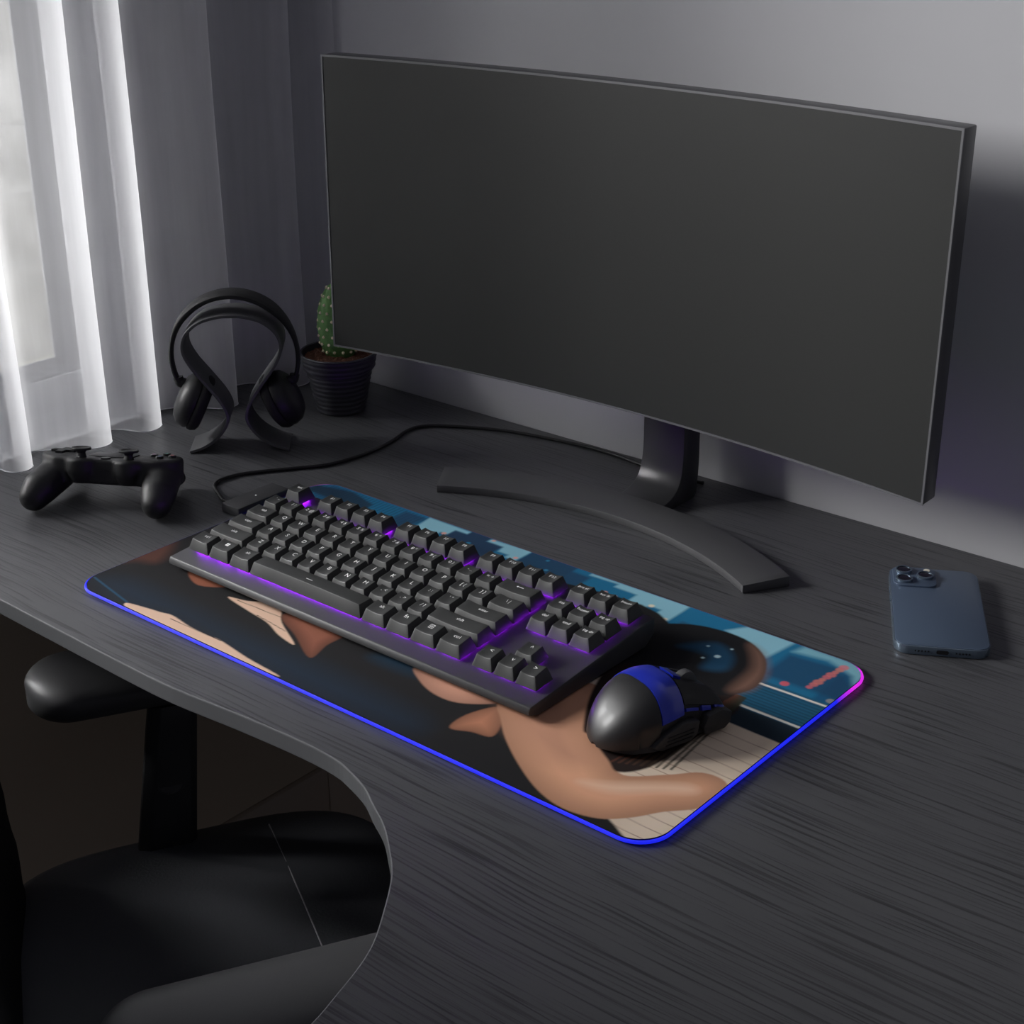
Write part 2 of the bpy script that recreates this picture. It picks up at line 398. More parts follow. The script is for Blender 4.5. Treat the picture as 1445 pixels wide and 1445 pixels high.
    poly([(.012, .0155), (.0585, .0047), (.0987, .0137), (.1554, .0106), (.2295, .0007), (.34, .004), (.34, .024), (.24, .0300), (.1672, .0270), (.0951, .0300), (.0325, .031)], (26, 48, 70), .014, .6)
    line(.004, .0165, .0585, .006, .0009, (34, 92, 126), .6)
    poly([(.26, .062), (.29, .082), (.315, .074), (.30, .062)], (24, 60, 84), .008, .7)
    # warm printed shards
    cr2 = (226, 190, 166)
    poly([(.0585, .0047), (.0780, .0094), (.0913, .0115), (.1024, .0137), (.1254, .0105), (.1454, .0098), (.1588, .0107), (.1939, .0057), (.2305, .0015), (.15, -.004), (.0744, -.0015)], cr2, .0006, 1)
    poly([(.1105, .0594), (.127, .0643), (.1443, .0742), (.158, .0700), (.173, .0569), (.205, .0399), (.186, .0423), (.1646, .0502), (.1393, .0540)], cr2, .0006, 1)
    line(.120, .0605, .166, .062, .0003, (60, 40, 34)); line(.15, .0535, .185, .0495, .0003, (60, 40, 34)); line(.105, .0095, .16, .0105, .0003, (60, 40, 34))
    br = (136, 84, 66)
    poly([(.0526, .0692), (.0645, .0789), (.0988, .0743), (.0775, .0584)], (150, 90, 68), .0008, 1)
    poly([(-.002, .098), (.0209, .066), (.0059, .0563), (-.004, .0484)], (92, 56, 46), .006, .9)
    poly([(.1653, .0707), (.185, .085), (.22, .0767), (.2238, .0531), (.2275, .0331), (.195, .0495), (.1688, .0607)], lambda d: srgb(*br) * np.clip(.55 + d * 60, .5, 1.2)[..., None], .0008, 1)
    # generic sweeping tan ribbons (plain stand-in for the printed picture)
    tan = lambda base, k, lo: (lambda d: srgb(*base) * np.clip(lo + d * k, lo, 1.12)[..., None])
    poly([(.2942, .0704), (.3258, .0795), (.3677, .0763), (.3673, .0664), (.3487, .0530), (.3289, .0514), (.3082, .0587)], tan((214, 158, 134), 30, .62), .0008, 1)
    poly([(.3652, .0263), (.3632, .0453), (.3733, .0659), (.388, .0512), (.3937, .0353), (.3800, .0313)], tan((196, 134, 104), 40, .5), .0008, 1)
    ribbon = [(.3688, .0712), (.384, .055), (.4016, .0391), (.4272, .0213), (.4544, .0068), (.478, .0014), (.500, .0063), (.5145, .0190), (.526, .036), (.5400, .0520), (.546, .072), (.5365, .0857),
              (.5200, .0850), (.5050, .0697), (.4842, .0524), (.4663, .0649), (.4470, .0784), (.430, .094), (.4222, .113), (.4054, .1290), (.3894, .1206), (.374, .097)]
    poly(ribbon, tan((226, 168, 134), 22, .66), .0007, 1)
    poly([(.374, .074), (.40, .050), (.44, .038), (.458, .050), (.435, .070), (.41, .10), (.39, .10)], (176, 128, 108), .012, .55)
    poly([(.468, .030), (.49, .034), (.512, .052), (.528, .064), (.522, .068), (.504, .056), (.484, .040)], (250, 214, 186), .005, .8)
    # dark shapes round the mouse, with a brown sweep
    poly([(.4073, .123), (.4317, .0811), (.4415, .0754), (.4667, .0605), (.4806, .0535), (.4931, .0744), (.4951, .1255), (.4924, .1725), (.4329, .189), (.40, .16)], (38, 26, 24), .001, 1)
    for k in range(9): line(.486 + .0008 * k, .178, .4700 + .0042 * k, .060 + .002 * k, .0009, (92 - 5 * k, 54, 40), .8)
    poly([(.3828, .2252), (.4119, .2448), (.4473, .2477), (.4722, .2345), (.4862, .2118), (.4891, .1883), (.4712, .1672), (.4129, .166), (.385, .185), (.37, .21)], (20, 20, 24), .0008, 1)
    poly([(.4555, .2429), (.4722, .2345), (.4862, .2118), (.4888, .1893), (.4788, .1804), (.4758, .2116), (.4672, .2285)], (140, 104, 88), .006, .8)
    poly([(.4169, .2095), (.4356, .2302), (.4556, .2203), (.4618, .2006), (.4474, .1932), (.4409, .2109)], (26, 74, 106), .004, .85)
    for x, y, r in ((.4469, .2139, .0022), (.4400, .2060, .0012), (.4335, .2225, .0012), (.449, .2290, .001)): dot(x, y, r, (190, 220, 228), .9)
    poly([(.352, .150), (.380, .190), (.392, .205), (.398, .180), (.392, .150), (.37, .13)], (112, 72, 58), .003, .9)
    # cut to the pad's rounded shape
    me = bpy.data.meshes.new('printed_cloth')
    cx = np.abs(X - MW / 2) - (MW / 2 - MR - .0008); cy = np.abs(Y - MH / 2) - (MH / 2 - MR - .0008)
    dist = np.hypot(np.maximum(cx, 0), np.maximum(cy, 0)) + np.minimum(np.maximum(cx, cy), 0) - MR
    # pull the points just outside onto the rounded border
    n = nx * ny
    ex = np.where(dist > 0, (MR) / np.maximum(dist + MR, 1e-9), 1.)
    sx = np.sign(X - MW / 2); sy_ = np.sign(Y - MH / 2)
    XX = np.where((dist > 0), MW / 2 + sx * ((MW / 2 - MR - .0008) * (cx > 0) + np.where(cx > 0, np.maximum(cx, 0) * ex, np.abs(X - MW / 2))), X)
    YY = np.where((dist > 0), MH / 2 + sy_ * ((MH / 2 - MR - .0008) * (cy > 0) + np.where(cy > 0, np.maximum(cy, 0) * ex, np.abs(Y - MH / 2))), Y)
    co = np.stack([XX, YY, np.full(X.shape, .0040)], -1).reshape(-1, 3)
    keep = dist < .0016
    idx = np.arange(n).reshape(ny, nx)
    q = keep[:-1, :-1] & keep[1:, :-1] & keep[:-1, 1:] & keep[1:, 1:]
    F = np.stack([idx[:-1, :-1][q], idx[:-1, 1:][q], idx[1:, 1:][q], idx[1:, :-1][q]], 1)
    used = np.zeros(n, bool); used[F.ravel()] = True
    remap = np.cumsum(used) - 1
    co = co[used]; F = remap[F]; cc = np.clip(col.reshape(-1, 3)[used], 0, 1)
    me.vertices.add(len(co)); me.vertices.foreach_set('co', co.astype(np.float32).ravel())
    me.loops.add(len(F) * 4); me.loops.foreach_set('vertex_index', F.astype(np.int32).ravel())
    me.polygons.add(len(F)); me.polygons.foreach_set('loop_start', (np.arange(len(F)) * 4).astype(np.int32))
    me.update(calc_edges=True); me.validate()
    at = me.color_attributes.new('print', 'FLOAT_COLOR', 'POINT')
    at.data.foreach_set('color', np.concatenate([cc, np.ones((len(cc), 1))], 1).astype(np.float32).ravel())
    m, nt, N, L, b = nodes('printed_cloth')
    a = N.new('ShaderNodeAttribute'); a.attribute_name = 'print'
    L.new(a.outputs['Color'], b.inputs['Base Color']); b.inputs['Roughness'].default_value = .75; b.inputs['Specular IOR Level'].default_value = .25
    return link('printed_cloth', me, m, matt)
art()
# light tube round the rim: blue, turning magenta at the far right corner
def led_mat():
    m, nt, N, L, b = nodes('rim_light')
    tc = N.new('ShaderNodeTexCoord'); sp = N.new('ShaderNodeSeparateXYZ'); L.new(tc.outputs['Object'], sp.inputs[0])
    rp = N.new('ShaderNodeMapRange'); rp.inputs['From Min'].default_value = .213 * S; rp.inputs['From Max'].default_value = .235 * S
    L.new(sp.outputs['Y'], rp.inputs['Value'])
    rx = N.new('ShaderNodeMapRange'); rx.inputs['From Min'].default_value = .02 * S; rx.inputs['From Max'].default_value = .0 * S
    L.new(sp.outputs['X'], rx.inputs['Value'])
    mx = N.new('ShaderNodeMix'); mx.data_type = 'RGBA'; mx.inputs[6].default_value = (.008, .015, .85, 1); mx.inputs[7].default_value = (.75, .02, .8, 1)
    L.new(rp.outputs[0], mx.inputs[0]); L.new(mx.outputs[2], b.inputs['Emission Color'])
    ry = N.new('ShaderNodeMapRange'); ry.inputs['From Min'].default_value = .2600 * S; ry.inputs['From Max'].default_value = .2635 * S
    ry.inputs['To Min'].default_value = 1; ry.inputs['To Max'].default_value = .06
    L.new(sp.outputs['Y'], ry.inputs['Value'])
    rl = N.new('ShaderNodeMapRange'); rl.inputs['From Min'].default_value = .0 * S; rl.inputs['From Max'].default_value = .003 * S
    rl.inputs['To Min'].default_value = .12; rl.inputs['To Max'].default_value = 1
    L.new(sp.outputs['X'], rl.inputs['Value'])
    mm = N.new('ShaderNodeMath'); mm.operation = 'MULTIPLY'; L.new(ry.outputs[0], mm.inputs[0]); L.new(rl.outputs[0], mm.inputs[1])
    ms = N.new('ShaderNodeMath'); ms.operation = 'MULTIPLY'; ms.inputs[1].default_value = 1.0; L.new(mm.outputs[0], ms.inputs[0])
    L.new(ms.outputs[0], b.inputs['Emission Strength'])
    b.inputs['Base Color'].default_value = (.05, .05, .2, 1); b.inputs['Roughness'].default_value = .3
    return m
bm = bmesh.new()
P = rrect(0, 0, MW, MH, MR, 12); rr = .0010
rings = []
for i, (x, y) in enumerate(P):
    x0, y0 = P[i - 1]; x1, y1 = P[(i + 1) % len(P)]
    t = Vector((x1 - x0, y1 - y0, 0)).normalized(); s = Vector((t.y, -t.x, 0))
    rings.append([Vector((x, y, .0024)) + s * rr * math.cos(2 * PI * k / 8) + Vector((0, 0, rr * 1.25 * math.sin(2 * PI * k / 8))) for k in range(8)])
add_loft(bm, rings + [rings[0]], cap=False); bmesh.ops.remove_doubles(bm, verts=bm.verts, dist=1e-6)
obj('light_strip', bm, led_mat(), matt)
cb = obj('control_box', box((-.0245, .168, 0), (-.0022, .226, .0085)), M_case, matt, bevel=.0012)
bm = bmesh.new(); add_lathe(bm, [(.0008, 0), (.0008, .0003)], 12, (-.013, .197, .0086)); obj('indicator', bm, M_leg, cb)
cab = [(-.0235, .180, .004), (-.036, .181, .0024), (-.0533, .1890, .0019), (-.0700, .1985, .0019), (-.0765, .212, .0019), (-.0726, .2312, .0019), (-.060, .252, .0019), (-.044, .2737, .0019), (-.0285, .2963, .0019),
       (-.0225, .3203, .0019), (-.0205, .345, .0019), (-.0241, .375, .0019), (-.0318, .402, .0019), (-.0293, .4230, .0019), (-.0055, .4422, .0019), (.0448, .4650, .0019), (.1047, .4765, .0019), (.1501, .4800, .0019), (.1967, .4745, .0019), (.235, .4700, .0019), (.262, .474, .0019)]
bm = bmesh.new(); add_tube(bm, spline(cab, 8), .00165, 10); obj('cable', bm, M_black, matt, smooth=180)

# ------------------------------------------------------------------ keyboard
u = .01905
TX = math.atan(.0725)
kb = thing('keyboard', 'black compact mechanical keyboard with violet backlight lying on the printed mouse pad', 'keyboard', (.0425, .0784, 0))
cx0, cx1, cy0, cy1 = -.0052, 18.5 * u + .0065, -.0155, .1235
tl = math.tan(TX)
def topz(y): return .0118 + y * tl
bm = bmesh.new()
prof = [(cy0 + .010, .0012), (cy0, .0048), (cy0, .0075), (cy0 + .0015, topz(cy0) - .0003), (cy1 - .001, topz(cy1)), (cy1, topz(cy1) - .001), (cy1, .008), (cy1 - .010, .0012)]
sec = [[Vector((x, y, z)) for y, z in prof] for x in (cx0, cx1)]
add_loft(bm, sec)
obj('case', bm, M_case, kb, bevel=.0008)
for x in (.02, cx1 - .04):
    for y in (.0, .105): obj('rubber_foot', box((x, y, .0002), (x + .02, y + .008, .0014)), M_blk_matte, kb)
M_k = Matrix.Translation((0, 0, .0118)) @ Matrix.Rotation(TX, 4, 'X')
ROWS = []
def row(y, x, keys, prof):
    for k in keys:
        if isinstance(k, (int, float)): x += k; continue
        t, w_ = k if isinstance(k, tuple) else (k, 1)
        ROWS.append((x, y, w_, t, prof)); x += w_
fy = 5.33
row(fy, 0, ['esc', 1, 'F1', 'F2', 'F3', 'F4', .5, 'F5', 'F6', 'F7', 'F8', .5, 'F9', 'F10', 'F11', 'F12', .5, 'prt sc', 'scr lk', 'pause'], 0)
row(4, 0, ['` ~', '1 !', '2 @', '3 #', '4 $', '5 %', '6 ^', '7 &', '8 *', '9 (', '0 )', '- _', '= +', ('BACK', 2), .5, 'ins', 'home', 'pg up'], 0)
row(3, 0, [('tab', 1.5)] + list('QWERTYUIOP') + ['[ {', '] }', ('\\ |', 1.5), .5, 'del', 'end', 'pg dn'], 1)
row(2, 0, [('caps', 1.75)] + list('ASDFGHJKL') + ['; :', "' \"", ('enter', 2.25)], 2)
row(1, 0, [('shift', 2.25)] + list('ZXCVBNM') + [', <', '. >', '/ ?', ('shift', 2.75), 1.5, 'UP'], 3)
row(0, 0, [('ctrl', 1.25), ('WIN', 1.25), ('alt', 1.25), ('SPACE', 6.25), ('alt', 1.25), ('fn', 1.25), ('MENU', 1.25), ('ctrl', 1.25), .5, 'LEFT', 'DOWN', 'RIGHT'], 4)
HT = {0: (.0088, .0062), 1: (.0082, .0066), 2: (.0076, .0070), 3: (.0076, .0080), 4: (.0078, .0088)}   # height at front, at back of the top
for kx, ky, kw, txt, pr in ROWS:
    W = kw * u; g = .00045
    x0, x1, y0, y1 = g, W - g, g, u - g
    ti = .0029; tf = .0032; tb = .0024
    tx0, tx1, ty0, ty1 = x0 + ti, x1 - ti, y0 + tf, y1 - tb
    hf, hb = {0: (.0100, .0101), 1: (.0090, .0094), 2: (.0084, .0090), 3: (.0082, .0093), 4: (.0088, .0100)}[pr]
    if txt == 'SPACE': hf, hb = .0094, .0088
    zb = .0018
    dish = .0010 if txt != 'SPACE' else -.0006
    def surf(x, y):
        fx = (x - (tx0 + tx1) / 2) / ((tx1 - tx0) / 2); t = (y - ty0) / (ty1 - ty0)
        edge = min(1, max(-1, fx))
        return zb + hf + (hb - hf) * t - dish * (1 - edge * edge) - (.0003 if abs(edge) > 1.5 else 0)
    bm = bmesh.new()
    nx_, ny_ = 8, 3
    G = [[bm.verts.new((tx0 + (tx1 - tx0) * i / nx_, ty0 + (ty1 - ty0) * j / ny_, surf(tx0 + (tx1 - tx0) * i / nx_, ty0 + (ty1 - ty0) * j / ny_))) for i in range(nx_ + 1)] for j in range(ny_ + 1)]
    B = {}
    def bv(i, j):
        if (i, j) not in B: B[(i, j)] = bm.verts.new((x0 + (x1 - x0) * i / nx_, y0 + (y1 - y0) * j / ny_, zb))
        return B[(i, j)]
    for j in range(ny_):
        for i in range(nx_): bm.faces.new((G[j][i], G[j][i + 1], G[j + 1][i + 1], G[j + 1][i]))
    for i in range(nx_):
        bm.faces.new((bv(i, 0), bv(i + 1, 0), G[0][i + 1], G[0][i])); bm.faces.new((bv(i + 1, ny_), bv(i, ny_), G[ny_][i], G[ny_][i + 1]))
    for j in range(ny_):
        bm.faces.new((bv(0, j + 1), bv(0, j), G[j][0], G[j + 1][0])); bm.faces.new((bv(nx_, j), bv(nx_, j + 1), G[j + 1][nx_], G[j][nx_]))
    bm.normal_update()
    ed = [e for e in bm.edges if len(e.link_faces) == 2 and e.calc_face_angle(0) > R(35)]
    bmesh.ops.bevel(bm, geom=ed, offset=.0005, segments=2, profile=.5, affect='EDGES')
    # legend, printed on the rear half of the top
    lx, ly = (tx0 + tx1) / 2, ty0 + (ty1 - ty0) * .66
    quads = []
    def q(ax, ay, bx, by): quads.append([(ax, ay), (bx, ay), (bx, by), (ax, by)])
    if txt == 'WIN':
        for a in (-.0017, .0001):
            for b_ in (-.0017, .0001): q(a, b_, a + .0016, b_ + .0016)
    elif txt == 'MENU':
        q(-.002, .0017, .002, .0021); q(-.002, -.0021, .002, -.0017); q(-.002, -.0017, -.0017, .0017); q(.0017, -.0017, .002, .0017)
        for b_ in (.0008, 0, -.0008): q(-.0012, b_ - .00015, .0012, b_ + .00015)
    elif txt == 'SPACE': q(-.0032, -.0003, .0032, .0003); ly = ty0 + (ty1 - ty0) * .38
    elif txt == 'BACK':
        q(-.0024, -.0002, .0030, .0002); quads.append([(-.0034, 0), (-.0020, -.0010), (-.0020, .0010)])
    else:
        t_ = {'UP': '^', 'LEFT': '<', 'RIGHT': '>', 'DOWN': 'v'}.get(txt, txt)
        size = .0046 if len(t_) <= 2 else (.0040 if ' ' in t_ and len(t_) == 3 else .0036)
        if t_[:1] == 'F' and t_[1:].isdigit(): size = .0034
        if len(t_) > 4: size = .0032
        V, F = text_verts(t_, size * 1.18)
        cyo = 0
        vs = [bm.verts.new((lx + a, ly + b_, surf(lx + a, ly + b_) + .00012)) for a, b_, _ in V]
        for f in F:
            try:
                fc = bm.faces.new([vs[i] for i in f]); fc.material_index = 1
            except ValueError: pass
    for Q in quads:
        vs = [bm.verts.new((lx + a, ly + b_, surf(lx + a, ly + b_) + .00012)) for a, b_ in Q]
        bm.faces.new(vs).material_index = 1
    me = bpy.data.meshes.new('keycap'); bm.normal_update()
    bmesh.ops.transform(bm, matrix=Matrix.Identity(4), verts=bm.verts)
    bm.to_mesh(me); bm.free()
    o = link('keycap', me, [M_cap, M_leg], kb, 32)
    o.location = M_k @ Vector((kx * u, ky * u, 0)); o.rotation_euler = (TX, 0, 0)
    lb = bmesh.new(); add_box(lb, (kx * u + .0042, ky * u + .0042, .0003), (kx * u + W - .0042, (ky + 1) * u - .0042, .0008), M_k); obj('backlight_led', lb, M_violet, kb, smooth=None)

# ------------------------------------------------------------------ computer mouse
mo = thing('computer_mouse', 'black computer mouse with a blue band, on the printed pad right of the keyboard', 'mouse', (.4652, .1070, 0), (0, 0, R(-17)))
ML = .0870
def smooth_key(k, t):
    t = min(1, max(0, t))
    for i in range(len(k) - 1):
        if t <= k[i + 1][0]:
            (t1, p1), (t2, p2) = k[i], k[i + 1]
            t0, p0 = k[max(i - 1, 0)]; t3, p3 = k[min(i + 2, len(k) - 1)]
            m1 = (p2 - p0) / (t2 - t0); m2 = (p3 - p1) / (t3 - t1); h = t2 - t1; f = (t - t1) / h
            return (2 * f ** 3 - 3 * f ** 2 + 1) * p1 + (f ** 3 - 2 * f * f + f) * h * m1 + (3 * f * f - 2 * f ** 3) * p2 + (f ** 3 - f * f) * h * m2
    return k[-1][1]
def half_w(t, side):          # t 0 rear .. 1 front
    if t < .40: return .0305 * max(0, 1 - ((.40 - t) / .401) ** 2) ** .55
    return smooth_key([(.40, .0305), (.48, .0301), (.60, .0280), (.75, .0278), (.88, .0282), (.95, .0270), (1, .0240)], t)
def top_h(t):
    if t < .50: return .0035 + .0357 * max(0, 1 - ((.50 - t) / .501) ** 1.9) ** .72
    return smooth_key([(.50, .0392), (.60, .0380), (.72, .0330), (.86, .0270), (.95, .0225), (1, .0175)], t)
def mpt(t, v, off=0.):          # v -1 (left base) .. 1 (right base)
    a = v * PI / 2
    hw = half_w(t, 0); h = top_h(t)
    e = .72
    sx = math.copysign(abs(math.sin(a)) ** e, a); cz = max(0, math.cos(a)) ** .80
    # waist in the flank
    z = .0022 + (h - .0022) * cz
    pinch = 1 - .10 * math.exp(-((z - .010) / .008) ** 2) * (1 if .2 < t < .9 else .3)
    p = Vector((sx * hw * pinch, (t - .5) * ML, z))
    n = Vector((math.sin(a), (-.9 if t < .15 else 0) * (1 - t / .15), math.cos(a))).normalized()
    return p + n * off
def patch(t0, t1, v0, v1, off=0., nt_=14, nv=24, thick=.0016, tv=None):
    bm = bmesh.new(); top = []; bot = []
    for i in range(nt_ + 1):
        ra, rb = [], []
        for j in range(nv + 1):
            fv = v0 + (v1 - v0) * j / nv
            a0, a1 = (tv(fv) if tv else (t0, t1))
            t = a0 + (a1 - a0) * ((i / nt_) ** 1.6 if a0 == 0 else i / nt_)
            ra.append(bm.verts.new(mpt(t, fv, off))); rb.append(bm.verts.new(mpt(t, fv, off - thick)))
        top.append(ra); bot.append(rb)
    for i in range(nt_):
        for j in range(nv):
            bm.faces.new((top[i][j], top[i + 1][j], top[i + 1][j + 1], top[i][j + 1])); bm.faces.new((bot[i][j], bot[i][j + 1], bot[i + 1][j + 1], bot[i + 1][j]))
    for i in range(nt_):
        bm.faces.new((top[i][0], bot[i][0], bot[i + 1][0], top[i + 1][0])); bm.faces.new((top[i][nv], top[i + 1][nv], bot[i + 1][nv], bot[i][nv]))
    for j in range(nv):
        bm.faces.new((top[0][j], top[0][j + 1], bot[0][j + 1], bot[0][j])); bm.faces.new((top[nt_][j], bot[nt_][j], bot[nt_][j + 1], top[nt_][j + 1]))
    return bm
M_gloss = mat('gloss_black', (.014, .014, .015), .42, coat=.08)
M_grip = mat('grip_black', (.028, .028, .030), .55, bump=(700, .3, .0006))
# body
bm = bmesh.new(); rings = []
for i in range(31):
    t = (i / 30) ** 1.6
    rings.append([mpt(t, -1 + 2 * j / 30, -.0012) for j in range(31)])
add_loft(bm, rings); obj('body', bm, M_grip, mo, 50)
band = lambda s: (lambda v: (.46 + .10 * abs(v) ** 1.5 * s, .64 + .07 * abs(v) ** 1.5 * s))
ps = obj('palm_shell', patch(0, .46, -.93, .93, .0008, 22, 30, .0018, tv=lambda v: (.0, .385 - .05 * abs(v) ** 1.5)), M_gloss, mo, 50)
bd = obj('blue_band', patch(0, 1, -.72, .72, .0012, 10, 30, .0020, tv=lambda v: (.39 - .05 * abs(v) ** 1.5, .60 - .05 * abs(v) ** 1.5)), M_blue, mo, 50); bd['label'] = 'blue band across the mouse'
for s in (-1, 1):
    a, b_ = (.16, .595) if s > 0 else (-.595, -.16)
    obj('click_button', patch(0, 1, a, b_, .0010, 12, 12, .0020, tv=lambda v: (.612 - .05 * abs(v) ** 1.5, .995)), M_blk_matte, mo, 50)
obj('centre_strip', patch(.615, .96, -.135, .135, -.0002, 10, 6, .001), M_black, mo, 50)
bt = obj('sensitivity_button', patch(.640, .710, -.09, .09, .0018, 4, 4, .002), M_blue, mo, 30); bt['label'] = 'small blue button'
bm = bmesh.new(); c = mpt(.81, 0, -.0035)
rot = Matrix.Rotation(R(90), 4, 'Y')
add_lathe(bm, [(.006, -.0035), (.0078, -.0028), (.0082, 0), (.0078, .0028), (.006, .0035)], 28, c, rot)
obj('scroll_wheel', bm, M_stand, mo, 30)
# flank pieces on both sides
for s in (1, -1):
    for (t0, t1, va, vb) in ((.59, .71, .645, .690), (.745, .83, .615, .700), (.87, .985, .605, .655)):
        a, b_ = (va, vb) if s > 0 else (-vb, -va)
        fb = obj('side_button', patch(t0, t1, a, b_, .0016, 8, 3, .0025), M_blue, mo, 30); fb['label'] = 'blue side button'
    if s > 0:
        bm = bmesh.new()
        hexa = [(-.014, .0030), (.010, .0030), (.015, .0060), (.017, .0150), (.004, .0175), (-.011, .0135), (-.021, .0070)]
        add_loft(bm, [[Vector((.0245, y, z)) for y, z in hexa], [Vector((.0306, y * .96, z)) for y, z in hexa]])
        sg = obj('side_grip', bm, M_grip, mo, 30, bevel=.0008)
        bm = bmesh.new()
        for z in (.0055, .0080, .0105): add_box(bm, (.0300, -.013 + z * .4, z), (.0312, .008 + z * .4, z + .0009))
        obj('grip_ridge', bm, M_blk_matte, sg)
        bm = bmesh.new()
        he = [(.022, .0025), (.038, .0025), (.0425, .0060), (.0435, .0130), (.035, .0170), (.024, .0155), (.020, .0080)]
        add_loft(bm, [[Vector((.0215, y, z)) for y, z in he], [Vector((.0300, y * .99, z)) for y, z in he]])
        obj('side_wing', bm, M_grip, mo, 30, bevel=.0008)
for y in (-.034, .028): obj('glide_foot', box((-.014, y, .0003), (.014, y + .008, .0024)), M_blk_matte, mo)

# ------------------------------------------------------------------ monitor
XC, YE, HW, ZB, HH, SAG = .243, .3305, .2905, .0985, .2560, .0255
mn = thing('monitor', 'wide curved monitor with a blank dark grey screen on a crescent stand', 'monitor', (XC, .40, ZD))
def mon_y(s, back=0): return YE + SAG * (1 - s * s) + back - .40
def mslab(x0, x1, z0, z1, d0, d1, n=36, lean=.015):
    bm = bmesh.new(); rings = []
    for i in range(n + 1):
        x = x0 + (x1 - x0) * i / n; s = x / HW
        rings.append([Vector((x, mon_y(s, d) + (z - ZB) * lean, z - ZD)) for d, z in ((d0, z0), (d1, z0), (d1, z1), (d0, z1))])
    add_loft(bm, rings); return bm
obj('housing', mslab(-HW, HW, ZB, ZB + HH, .0006, .0185), mat('housing_grey', (.055, .056, .060), .38), mn, bevel=.0012)
bm = bmesh.new()
bw = .0016
for a in (mslab(-HW, HW, ZB, ZB + bw, -.0006, .0008), mslab(-HW, HW, ZB + HH - bw, ZB + HH, -.0006, .0008), mslab(-HW, -HW + bw, ZB + bw, ZB + HH - bw, -.0006, .0008, 2), mslab(HW - bw, HW, ZB + bw, ZB + HH - bw, -.0006, .0008, 2)):
    me = bpy.data.meshes.new('x'); a.to_mesh(me); a.free(); bm.from_mesh(me); bpy.data.meshes.remove(me)
obj('bezel', bm, M_bezel, mn)
obj('screen', mslab(-HW + bw, HW - bw, ZB + bw, ZB + HH - bw, -.0002, .0008), M_screen, mn, 60)
obj('back_cover', mslab(-.15, .15, ZB + .05, ZB + HH - .05, .0185, .034, 20), M_blk_matte, mn, bevel=.004, seg=3)
# stand: crescent foot
bm = bmesh.new(); rings = []
cyb = .063 - .40
for i in range(49):
    a = R(-32 + 64 * i / 48); ri, ro = .296, .3355
    def pp(r, z, s=a): return Vector((.004 + r * math.sin(s), cyb + r * math.cos(s), z))
    rings.append([pp(ri, .0002), pp(ro, .0002), pp(ro, .0088), pp(ri, .0068)])
add_loft(bm, rings)
obj('stand_foot', bm, M_stand, mn, bevel=.0006)
# neck: rises behind the screen and sweeps forward onto the foot
bm = bmesh.new(); rings = []
path = [(-.010, .0065), (.006, .0085), (.018, .0135), (.025, .022), (.028, .034), (.029, .05), (.029, .09), (.029, .19)]
back = [(-.004, .0003), (.020, .0003), (.046, .0003), (.051, .012), (.053, .030), (.053, .05), (.053, .09), (.053, .19)]
P1 = spline([(0, a, b_) for a, b_ in path], 5); P2 = spline([(0, a, b_) for a, b_ in back], 5)
for p, q_ in zip(P1, P2):
    wl, wr = -.021, .021
    z = p.z
    fl = .003 * math.exp(-z / .012)
    rings.append([Vector((wl - fl + .006, p.y - .0, p.z)), Vector((wr + fl + .006, p.y, p.z)), Vector((wr + fl + .006, q_.y, q_.z)), Vector((wl - fl + .006, q_.y, q_.z))])
add_loft(bm, rings)
obj('stand_neck', bm, mat('neck_grey', (.045, .045, .048), .35, metal=.2), mn, 60, bevel=.0006)
obj('arm_mount', box((-.02, -.012, .13), (.028, .030, .185)), M_blk_matte, mn, bevel=.002)

# ------------------------------------------------------------------ smartphone
ph = thing('smartphone', 'blue-grey smartphone lying face down on the desk at the right, three lenses up', 'phone', (.5335, .3735, ZD), (0, 0, R(29.5)))
M_ph = mat('phone_back', (.105, .145, .215), .32, metal=.25); M_phf = mat('phone_frame', (.20, .26, .33), .25, metal=.7)
PW, PL = .0660, .1280
bm = bmesh.new(); add_prism(bm, rrect(-PW / 2, -PL / 2, PW / 2, PL / 2, .0105, 8), .0004, .0072); obj('frame', bm, M_phf, ph, bevel=.0006)
bm = bmesh.new(); add_prism(bm, rrect(-PW / 2 + .0008, -PL / 2 + .0008, PW / 2 - .0008, PL / 2 - .0008, .0098, 8), .0070, .0076); obj('back_glass', bm, M_ph, ph, bevel=.0002)
bm = bmesh.new(); add_prism(bm, rrect(-PW / 2 + .0008, -PL / 2 + .0008, PW / 2 - .0008, PL / 2 - .0008, .0098, 8), .0, .0005); obj('display', bm, M_gloss, ph)
cm = (-PW / 2 + .0185, PL / 2 - .0185)
bm = bmesh.new(); add_prism(bm, rrect(cm[0] - .0160, cm[1] - .0160, cm[0] + .0160, cm[1] + .0160, .0065, 6), .0074, .0092); cbm = obj('camera_bump', bm, M_ph, ph, bevel=.0007)
M_lens = mat('lens_glass', (.004, .004, .006), .08, coat=1)
for dx, dy in ((-.0078, .0076), (-.0078, -.0076), (.0078, .0)):
    c = (cm[0] + dx, cm[1] + dy, .0091)
    bm = bmesh.new(); add_lathe(bm, [(.0064, 0), (.0064, .0019), (.0060, .0022), (.0050, .0022), (.0050, .0012), (.0045, .0011)], 32, c); ln = obj('lens_ring', bm, M_phf, cbm)
for dx, dy in ((-.0078, .0076), (-.0078, -.0076), (.0078, .0)):
    c = (cm[0] + dx, cm[1] + dy, .0104)
    bm = bmesh.new(); add_lathe(bm, [(.0048, 0), (.0048, .0004), (.0020, .0006)], 28, c); obj('lens', bm, M_lens, cbm)
